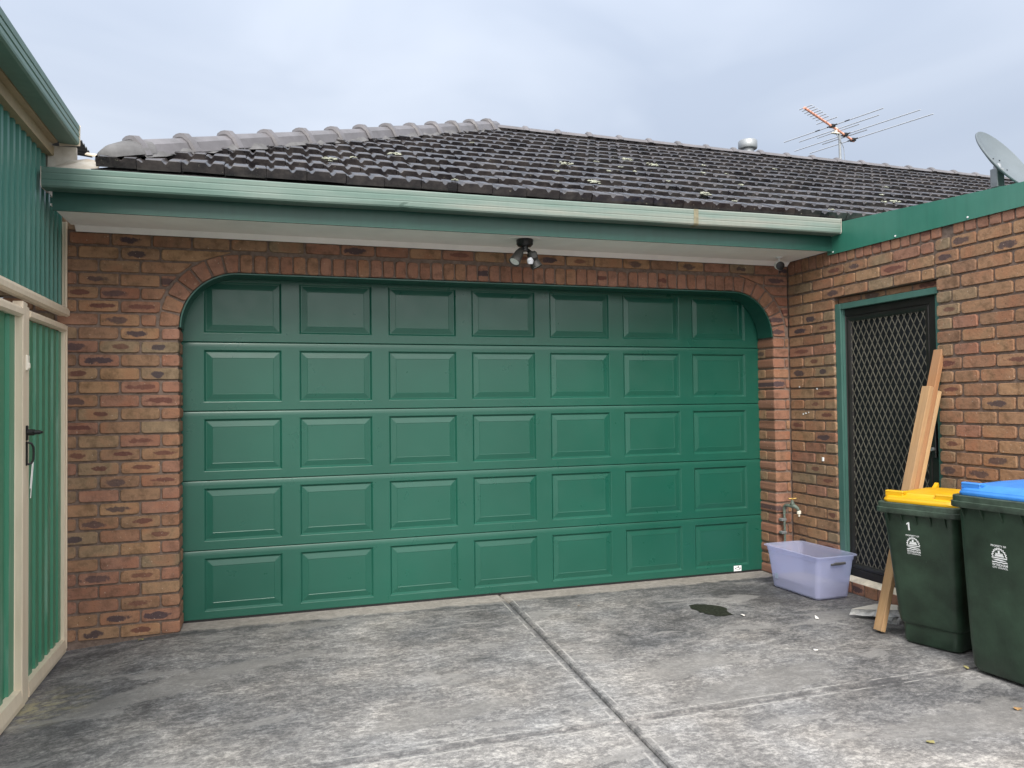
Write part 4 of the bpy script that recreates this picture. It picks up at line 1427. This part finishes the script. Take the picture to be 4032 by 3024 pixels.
# ================================================================== plastic tub
tub = thing("storage_tub", "empty looking lavender translucent plastic tub below the garden tap", "tub", (4.452, -.525, .002), R(1.5))
def rrect(hx, hy, r, z, cx=0, cy=0, n=5):
    pts = []
    for sx, sy, a0 in ((1, 1, 0), (-1, 1, 90), (-1, -1, 180), (1, -1, 270)):
        for i in range(n):
            a = R(a0 + 90 * i / (n - 1))
            pts.append(Vector((cx + sx * (hx - r) + r * math.cos(a), cy + sy * (hy - r) + r * math.sin(a), z)))
    return pts
m = MB()
HT = .318
rings = [rrect(.115, .215, .02, .004), rrect(.135, .240, .03, .004), rrect(.146, .252, .035, .012), rrect(.152, .262, .036, .09), rrect(.166, .291, .038, HT - .035), rrect(.170, .296, .038, HT - .033),
         rrect(.171, .298, .038, HT - .008), rrect(.186, .316, .045, HT - .004), rrect(.188, .318, .045, HT + .003), rrect(.184, .314, .044, HT + .006), rrect(.168, .295, .036, HT + .003),
         rrect(.163, .288, .035, HT - .05), rrect(.149, .259, .033, .09), rrect(.141, .247, .03, .016), rrect(.12, .22, .02, .010)]
m.loft(rings)
m.build("tub_shell", M_TUB, tub, smooth=True, sharp=40)
m = MB()
m.tube([(-.055, -.313, HT - .052), (-.045, -.325, HT - .040), (.045, -.325, HT - .040), (.055, -.313, HT - .052)], .006, 8)
m.box(-.06, .06, -.302, -.296, HT - .062, HT - .046, .002)
m.build("handle", simple("dark_grey_handle", (.10, .10, .10), .5, .2, 8), tub, smooth=True)
m = MB()
m.loft([rrect(.138, .243, .03, .018), rrect(.147, .255, .033, .088)])
m.build("water", M_WATER, tub)
m = MB(); m.box(-.1545, -.1535, .165, .205, .075, .115, .0002)
m.build("label_patch", simple("grey_label", (.30, .36, .48), .6, .1, 5), tub)

# ================================================================== timber prop
prop = thing("timber_prop", "three nailed pine studs leaning against the black screen door", "timber", (4.168, -1.525, 0))
def plank(name, mat_, t0, t1, off, w=.068, th=.034, label=None):
    base = Vector((0, 0, .012)); topv = Vector((.452, .020, 1.515))
    d = topv.normalized()
    side = Vector((0, -1, 0)); side = (side - d * side.dot(d)).normalized()
    n_ = side.cross(d).normalized()
    if n_.x < 0: n_ = -n_
    mb = MB()
    Mx = Matrix((side, n_, d)).transposed()
    mb.box(-w / 2, w / 2, -th / 2, th / 2, 0, (t1 - t0), .0025)
    o = mb.build(name, mat_, prop)
    o.matrix_local = Matrix.Translation(base + d * t0 + n_ * off) @ Mx.to_4x4()
    return o
plank("stud", M_PINE, 0.0, 1.585, 0.0)
plank("stud", M_PINE2, .86, 1.845, .0355)
plank("stud", M_PINE3, .30, 1.575, .071, th=.030)

# ================================================================== broken concrete
m = MB()
def rough_slab(mb, pts, z0, z1, tiltf):
    n = len(pts)
    top = []; bot = []; mid = []
    for (x, y) in pts:
        top.append(Vector((x + jit(.004), y + jit(.004), z1 + tiltf(x, y))))
        mid.append(Vector((x + jit(.012), y + jit(.012), (z0 + z1) / 2 + tiltf(x, y))))
        bot.append(Vector((x + jit(.010), y + jit(.010), z0 + tiltf(x, y))))
    vs = bot + mid + top
    fs = [(i, (i + 1) % n, n + (i + 1) % n, n + i) for i in range(n)] + [(n + i, n + (i + 1) % n, 2 * n + (i + 1) % n, 2 * n + i) for i in range(n)]
    mb.add(vs, fs + [tuple(range(n))[::-1]])
    mb.add([v + Vector((0, 0, .0015)) for v in top], [tuple(range(n))], mi=1)
def dens(pts, k=5):
    out = []
    for i in range(len(pts)):
        a = Vector(pts[i]); b = Vector(pts[(i + 1) % len(pts)])
        for j in range(k): out.append(tuple(a.lerp(b, j / k)))
    return out
slab = thing("broken_paver", "broken grey concrete paver lying flat in front of the door sill", "rubble", (4.38, -1.27, 0))
rough_slab(m, [(x - 4.38, y + 1.27) for x, y in dens([(4.235, -1.205), (4.36, -1.30), (4.47, -1.365), (4.56, -1.27), (4.455, -1.185)])], .022, .062, lambda x, y: .10 * (x + .145) * .35)
m.build("slab", [M_CONC, M_CONCTOP], slab)
m = MB()
rough_slab(m, dens([(-.055, .035), (-.045, -.045), (.045, -.055), (.06, .03)], 4), 0.0, .045, lambda x, y: jit(.004))
ch_ = m.build("concrete_chunk", [M_CONC, M_CONC], None, loc=(4.425, -1.375, 0))
tag(ch_, "small grey concrete lump propping up the broken paver beside the stud", "rubble")

# ================================================================== wheelie bins
def text_mesh(body, size, name="lettering"):
    cu = bpy.data.curves.new(name, 'FONT')
    cu.body = body; cu.size = size; cu.align_x = 'CENTER'; cu.resolution_u = 3
    cu.offset = size * 0.018
    o = bpy.data.objects.new(name, cu); COL.objects.link(o)
    dg = bpy.context.evaluated_depsgraph_get()
    me = bpy.data.meshes.new_from_object(o.evaluated_get(dg))
    vs = [tuple(v.co) for v in me.vertices]; fs = [tuple(p.vertices) for p in me.polygons]
    COL.objects.unlink(o); bpy.data.objects.remove(o); bpy.data.meshes.remove(me)
    return vs, fs
def council_logo(mb, fp, sc=1.0):
    """emblem in local (u,v), width about 1; fp maps (u,v)->3D"""
    def poly(pts, lift=0.0):
        mb.add([fp(u * sc, v * sc, lift) for u, v in pts], [tuple(range(len(pts)))])
    # scalloped half ring
    n = 60
    for i in range(n):
        a0 = math.pi * i / n; a1 = math.pi * (i + 1) / n
        w = lambda a: .045 * math.sin(a * 22)
        r0, r1 = .47, .56
        poly([((r0 + w(a)) * math.cos(a) * .9, (r0 + w(a)) * math.sin(a) * 1.05) for a in (a0, a1)] + [((r1 + w(a)) * math.cos(a) * .9, (r1 + w(a)) * math.sin(a) * 1.05) for a in (a1, a0)])
    # building silhouette with rows of windows left open
    for (u0, u1, v0, v1) in ((-.07, .06, .235, .42), (-.25, .26, .205, .25), (-.25, .26, .12, .16), (-.30, .31, .02, .055), (-.30, .31, .085, .12)):
        poly([(u0, v0), (u1, v0), (u1, v1), (u0, v1)])
    for i in range(7):
        u = -.25 + i * .075
        poly([(u, .16), (u + .045, .16), (u + .045, .205), (u, .205)])
    for i in range(8):
        u = -.30 + i * .078
        poly([(u, .055), (u + .05, .055), (u + .05, .085), (u, .085)])
    # three wave lines
    poly([(-.52, -.03), (-.52, -.10), (.52, -.10), (.52, -.03)])
    poly([(-.50, -.18), (-.2, -.235), (.15, -.245), (.52, -.235), (.2, -.165), (-.1, -.145)])
    m_ = 24
    for i in range(m_):
        u0 = -.52 + 1.04 * i / m_; u1 = -.52 + 1.04 * (i + 1) / m_
        c = lambda u: -.34 + .02 * math.sin(u * 18)
        poly([(u0, c(u0) - .035), (u1, c(u1) - .035), (u1, c(u1) + .035), (u0, c(u0) + .035)])
    for body, size, v in (("PROPERTY OF", .17, .66), ("WYNDHAM", .235, -.60), ("CITY COUNCIL", .155, -.755)):
        vs, fs = text_mesh(body, size)
        wmax = max(p[0] for p in vs); k_ = min(1.35, .52 / wmax)
        mb.add([fp(p[0] * k_ * sc, (v + p[1]) * sc, 0) for p in vs], fs)
def wheelie_bin(name, label, loc, th, W, Dp, H, bw, bd_, front, lidmat, lid_h, logo_z, logo_s, logo_u, number=None, skirt=False):
    """local: front face towards -y; W,Dp rim size, H rim height, bw,bd base size, front = rim overhang ahead of the base"""
    t = thing(name, label, "wheelie bin", loc, th, group=None)
    yb = -bd_ / 2                       # base front
    yt = yb - front                     # body front under the rim (approx, without rim)
    rim = .030
    wt, dt = W - 2 * rim, Dp - 2 * rim
    cyb = 0.0
    cyt = yt + rim + dt / 2 - 0.0
    def lvl(tt): return (bw / 2 + (wt / 2 - bw / 2) * tt, bd_ / 2 + (dt / 2 - bd_ / 2) * tt, cyb + (cyt - cyb) * tt)
    m = MB(); rings = []
    zs = [0.0, .012, .10, .16] if skirt else [0.0, .012, .05]
    hb_ = H - .06
    a, b, c = lvl(0.0)
    if skirt:
        rings.append(rrect(a - .022, b - .012, .04, .004, 0, c + .004))
        rings.append(rrect(a - .012, b - .004, .045, .016, 0, c))
        rings.append(rrect(a - .008, b - .002, .045, .118, 0, c))
        a1, b1, c1 = lvl(.14)
        rings.append(rrect(a1 - .006, b1 - .004, .05, .124, 0, c1))
        rings.append(rrect(a1, b1, .05, .136, 0, c1))
    else:
        rings.append(rrect(a - .03, b - .03, .05, .012, 0, c))
        rings.append(rrect(a - .010, b - .010, .055, .020, 0, c))
        rings.append(rrect(a - .002, b - .002, .055, .040, 0, c))
    for tt in (.2, .45, .7, .9, 1.0):
        a, b, c = lvl(tt); rings.append(rrect(a, b, .050, hb_ * tt if tt > .15 else .14, 0, c))
    m.loft(rings)
    body = m.build("body", M_BIN, t, smooth=True, sharp=45)
    # gussets under the rim
    m = MB(); a, b, c = lvl(1.0)
    for i in range(5):
        m2 = MB()
        u = -a + .05 + i * (2 * a - .10) / 4
        m2.add([(u - .002, c - b + .002, hb_ - .001), (u - .002, c - b - .026, hb_ - .001), (u - .002, c - b + .004, hb_ - .06), (u + .002, c - b + .002, hb_ - .001), (u + .002, c - b - .026, hb_ - .001), (u + .002, c - b + .004, hb_ - .06)],
               [(0, 1, 2), (3, 5, 4), (0, 3, 4, 1), (1, 4, 5, 2), (0, 2, 5, 3)])
        m2.build("gusset", M_BIN, body)
    rr = [rrect(a - .004, b - .004, .05, hb_ - .004, 0, c), rrect(W / 2 - .004, Dp / 2 - .004, .055, hb_ - .002, 0, c), rrect(W / 2, Dp / 2, .055, hb_ + .003, 0, c), rrect(W / 2, Dp / 2, .055, hb_ + .028, 0, c),
          rrect(W / 2 - .007, Dp / 2 - .007, .052, hb_ + .031, 0, c), rrect(W / 2 - .007, Dp / 2 - .007, .052, H - .003, 0, c), rrect(W / 2 - .011, Dp / 2 - .011, .050, H, 0, c), rrect(W / 2 - .06, Dp / 2 - .06, .04, H - .001, 0, c)]
    m.loft(rr)
    m.build("rim", M_RIM, t, smooth=True, sharp=40)
    # lid
    m = MB(); a2, b2 = W / 2 - .034, Dp / 2 - .030
    cl_ = c + .004
    lr = [rrect(a2, b2, .045, H + .001, 0, cl_), rrect(a2 + .003, b2 + .003, .046, H + .012, 0, cl_), rrect(a2, b2, .046, H + .020, 0, cl_), rrect(a2 - .002, b2 - .002, .046, H + .022, 0, cl_),
          rrect(a2 - .004, b2 - .004, .046, H + .030, 0, cl_), rrect(a2 - .014, b2 - .014, .045, H + .036, 0, cl_), rrect(a2 - .05, b2 - .05, .045, H + .044 + lid_h * .3, 0, cl_ + .01),
          rrect(a2 - .055, b2 - .055, .045, H + .050 + lid_h * .32, 0, cl_ + .01), rrect(a2 - .11, b2 - .13, .05, H + .052 + lid_h * .85, 0, cl_ + .02), rrect(a2 * .35, b2 * .35, .03, H + .054 + lid_h, 0, cl_ + .03)]
    m.loft(lr)
    lid = m.build("lid", lidmat, t, smooth=True, sharp=38)
    for sx in (-1, 1):
        hm = MB()
        ux = sx * (a2 - .065); uy = cl_ - b2 + .045
        hm.box(ux - .055, ux + .055, uy - .022, uy - .006, H + .032, H + .064, .005)
        hm.box(ux - .055, ux - .040, uy - .022, uy + .035, H + .046, H + .064, .005)
        hm.box(ux + .040, ux + .055, uy - .022, uy + .035, H + .046, H + .064, .005)
        hm.box(ux - .055, ux + .055, uy - .0225, uy + .012, H + .052, H + .066, .005)
        hm.build("lid_handle", lidmat, lid)
    # hinge lugs and grab bar at the back
    m = MB()
    yk = c + Dp / 2
    m.tube([(-W * .40, yk - .004, H + .018), (W * .40, yk - .004, H + .018)], .014, 12)
    m.build("grab_bar", M_BIN, t, smooth=True)
    for sx in (-1, 1):
        m = MB()
        u = sx * W * .30
        m.prism([(yk - .085, H + .030), (yk - .030, H + .060), (yk - .010, H + .078), (yk - .004, H + .060), (yk - .016, H + .020)], u - .012, u + .012, 'x')
        m.build("hinge_lug", lidmat, lid)
    # wheels
    for sx in (-1, 1):
        m = MB()
        u = sx * (bw / 2 - .01)
        wr = .095
        m.tube([(u - sx * .0, bd_ / 2 - .02, wr), (u + sx * .006, bd_ / 2 - .02, wr), (u + sx * .036, bd_ / 2 - .02, wr), (u + sx * .042, bd_ / 2 - .02, wr)], [wr - .012, wr, wr, wr - .012], 24)
        m.build("wheel", M_RUBBER, t, smooth=True)
    # print on the front
    nrm_t = Vector((0, -(hb_), (yt + rim) - yb)).normalized() if False else None
    p0 = Vector((0, yb, 0)); p1 = Vector((0, c - b, hb_))
    dv = (p1 - p0)
    def fp(u, v, lift, u0=logo_u, z0=logo_z):
        z = z0 + v
        tt = z / hb_
        return Vector((u0 + u, yb + (c - b - yb) * tt - .0022 - lift, z))
    m = MB(); council_logo(m, fp, logo_s)
    m.build("council_logo", M_WHITE, body, recalc=False)
    if number:
        m = MB()
        h1 = number[1]
        one = [(-.10, 0), (.10, 0), (.10, 1.0), (-.06, 1.0), (-.30, .80), (-.30, .66), (-.10, .76)]
        m.add([fp(p[0] * h1, p[1] * h1, 0, number[2], number[3]) for p in one], [(0, 1, 2, 6), (2, 3, 4, 5, 6)])
        m.build("number", M_WHITE, body, recalc=False)
    # pale scuffs
    for i in range(number and 14 or 5):
        m = MB()
        u = rng.uniform(-bw * .40, bw * .40); z = rng.uniform(.42 * H, .86 * H); h_ = rng.uniform(.012, .035)
        pts = [(u, z), (u + .0022, z + h_ * .4), (u + .001, z + h_), (u - .0012, z + h_ * .5)]
        m.add([fp(p[0], p[1], 0, 0, 0) for p in pts], [(0, 1, 2, 3)])
        m.build("scuff", M_RIM, body, recalc=False)
    return t
bin1 = wheelie_bin("wheelie_bin", "dark green wheelie bin with a yellow lid and a white number 1", (4.385, -1.815, 0), R(-73.1), .49, .57, .845, .355, .36, .145, M_YEL, .012,
                   .605, .075, -.035, number=("1", .047, -.050, .690), skirt=True)
bin2 = wheelie_bin("wheelie_bin", "larger dark green wheelie bin with a blue lid at the right edge", (4.385, -2.47, 0), R(-85.6), .58, .70, .945, .53, .52, .11, M_BLUE, .022,
                   .650, .078, -.035)

# ================================================================== on the roof
ant = thing("tv_antenna", "tv antenna with orange boom and long thin rods on the roof ridge", "antenna", (7.68, 2.75, 4.3))
A0 = Vector((7.68, 2.75, 4.3))
m = MB(); m.tube([(0, 0, -.1), (-.01, 0, .60)], .017, 10); m.build("mast", M_GALV, ant, smooth=True)
B1 = Vector((6.98, 2.566, 5.106)) - A0; B2 = Vector((7.976, 2.833, 4.861)) - A0
bdv = (B2 - B1).normalized()
m = MB(); m.tube([B1, B2], .0145, 8); m.build("boom", M_BOOM, ant, smooth=True)
ed = Vector((math.cos(R(105)), math.sin(R(105)), 0))
els = [(.022, .087, -.107), (.074, .082, -.107), (.131, .088, -.106), (.184, .088, -.111), (.237, .083, -.111), (.297, .088, -.110), (.360, .081, -.101), (.439, .13, -.17),
       (.584, .746, -.700), (.691, .584, -.582), (.742, .331, -.279), (.865, .783, -1.004), (.878, .352, -.302), (1.034, .660, -1.066)]
for i, (t, a, b) in enumerate(els):
    m = MB(); c = B1 + bdv * t + Vector((0, 0, -.012 if i == 12 else .012))
    m.tube([c + ed * a, c + ed * b], .0068, 6)
    m.build("rod", M_ALU, ant)
for t in (.584, .865, 1.034):
    m = MB(); c = B1 + bdv * t
    m.tube([c + ed * .075 + Vector((0, 0, .012)), c - ed * .075 + Vector((0, 0, .012))], .009, 6)
    m.box(c.x - .03, c.x + .03, c.y - .03, c.y + .03, c.z - .012, c.z + .028, .004)
    m.build("insulator", M_BLACK, ant)
c = B1 + bdv * .584
for a, b in ((.18, .25), (-.18, -.25)):
    m = MB()
    m.tube([c + ed * a + Vector((0, 0, .012)), c + ed * b + Vector((0, 0, .012))], .0075, 6)
    m.build("choke_sleeve", M_BLACK, ant)
m = MB(); c = B1 + bdv * .70
m.box(c.x - .10, c.x + .02, c.y - .02, c.y + .02, c.z - .05, c.z - .035, .004); m.tube([c + Vector((-.03, 0, .03)), c + Vector((-.03, 0, -.05))], .02, 8)
m.build("junction_box", M_CREAMPL, ant)
m = MB(); m.tube([(c + Vector((-.03, 0, -.05))), Vector((-.02, -.03, .50)), Vector((.035, -.02, .42)), Vector((.05, -.02, .25)), Vector((.045, -.02, -.02))], .004, 6)
m.build("cable", M_GALV, ant)

vent = thing("roof_vent", "round galvanised roof vent cap just behind the ridge", "vent", (6.38, 2.9, 4.2))
m = MB(); m.tube([(0, 0, -.05), (0, 0, .45)], .075, 20); m.build("flue", M_GALV, vent, smooth=True)
m = MB(); m.tube([(0, 0, .435), (0, 0, .445), (0, 0, .53), (0, 0, .545)], [.112, .118, .118, .10], 24); m.build("cap", M_GALV, vent, smooth=True, sharp=50)

dish = thing("satellite_dish", "grey satellite dish on a short pole above the flat roof at the right", "satellite dish", (6.30, -.66, 2.66))
D0 = Vector((6.30, -.66, 2.66))
m = MB(); m.tube([(0.012, 0, 0), (.012, 0, .62)], .024, 12); m.build("pole", M_GALV, dish, smooth=True)
nd = Vector((0.20, -0.80, 0.50)).normalized()
cc = Vector((6.369, -0.653, 3.419)) - D0
a1 = nd.cross(Vector((0, 0, 1))).normalized(); a2 = nd.cross(a1).normalized()
m = MB()
rings = []
for r_, back in ((.004, -.052), (.06, -.050), (.12, -.043), (.18, -.031), (.24, -.014), (.290, .004), (.300, .008), (.304, .004), (.303, -.006), (.296, -.010), (.24, -.026), (.18, -.043), (.12, -.055), (.06, -.062), (.004, -.064)):
    rings.append([cc + a1 * (r_ * math.cos(2 * math.pi * j / 48)) + a2 * (r_ * 1.06 * math.sin(2 * math.pi * j / 48)) + nd * back for j in range(48)])
m.loft(rings)
rf = m.build("reflector", M_DISH, dish, smooth=True, sharp=60)
for (u, v) in ((-.05, -.05), (.05, -.05), (-.05, .06), (.05, .06)):
    m = MB()
    p_ = cc + a1 * u + a2 * v + nd * -.047
    m.tube([p_, p_ + nd * .004], .006, 8)
    m.build("bolt", M_BLACK, rf)
m = MB()
m.tube([Vector((.012, 0, .50)), Vector((.0, .02, .64)), cc - nd * .07], [.022, .03, .03], 8)
m.box(-.05, .03, -.02, .05, .52, .68, .006)
m.build("bracket", M_GALV, dish)
m = MB()
lo3 = cc - a2 * 0 + (a2 if a2.z < 0 else -a2) * .315
m.tube([lo3, lo3 + nd * .16 + Vector((0, 0, -.02)), lo3 + nd * .36 + Vector((0, 0, .10))], .011, 8)
m.build("feed_arm", M_GALV, dish)
m = MB(); fe = lo3 + nd * .36 + Vector((0, 0, .10)); m.tube([fe, fe - (fe - cc).normalized() * .10], [.022, .030], 12)
m.build("feed_horn", M_CREAMPL, dish)

# ================================================================== litter
def scrap(name, loc, label, cat, mat_, size, n=6, lift=.010):
    mb = MB()
    pts = [(size * rng.uniform(.55, 1.1) * math.cos(2 * math.pi * i / n), size * .6 * rng.uniform(.5, 1.1) * math.sin(2 * math.pi * i / n)) for i in range(n)]
    vs = [Vector((a, b, rng.uniform(.002, lift))) for a, b in pts] + [Vector((0, 0, lift * .8))]
    mb.add(vs + [v + Vector((0, 0, .0012)) for v in vs], [(i, (i + 1) % n, n) for i in range(n)] + [(n + 1 + i, n + 1 + n, n + 1 + (i + 1) % n) for i in range(n)] + [(i, n + 1 + i, n + 1 + (i + 1) % n, (i + 1) % n) for i in range(n)])
    o = mb.build(name, mat_, None, loc=loc, recalc=False)
    o.rotation_euler = (0, 0, rng.uniform(0, 6))
    return tag(o, label, cat)
scrap("paper_scrap", (4.008, -1.150, 0.001), "crumpled white paper scrap between the tub and the studs", "litter", M_PAPER, .022, 7, .022)
scrap("paper_scrap", (3.600, -.915, 0.001), "torn white paper scrap at the right tip of the dark puddle", "litter", M_PAPER, .028, 6, .012)
scrap("paper_scrap", (3.568, -1.677, 0.001), "small pale paper flake alone on the concrete left of the yellow bin", "litter", M_PAPER, .016, 5, .008)
scrap("dry_leaf", (3.866, -2.70, 0.001), "dry orange leaf at the lower right corner of the drive", "leaf", M_LEAF, .024, 8, .012)
scrap("dry_leaf", (3.200, -2.84, 0.001), "thin yellow leaf on the concrete near the bottom edge", "leaf", M_LEAFY, .026, 5, .008)
scrap("dry_leaf", (2.655, -.30, 0.001), "tiny brown leaf near the garage door beside the joint", "leaf", M_LEAF, .012, 6, .008)
scrap("dry_leaf", (4.118, -2.20, 0.001), "yellow green leaf at the foot of the blue bin on the joint", "leaf", M_LEAFY, .018, 6, .016)
scrap("dry_leaf", (-.22, -.045, -.016), "pale curled leaf at the foot of the left brick pier", "leaf", M_LEAFY, .022, 7, .014)
for o in list(COL.objects):
    if o.name.startswith(("paper_scrap", "dry_leaf")):
        o['group'] = "litter on the drive"
bpy.context.view_layer.update()
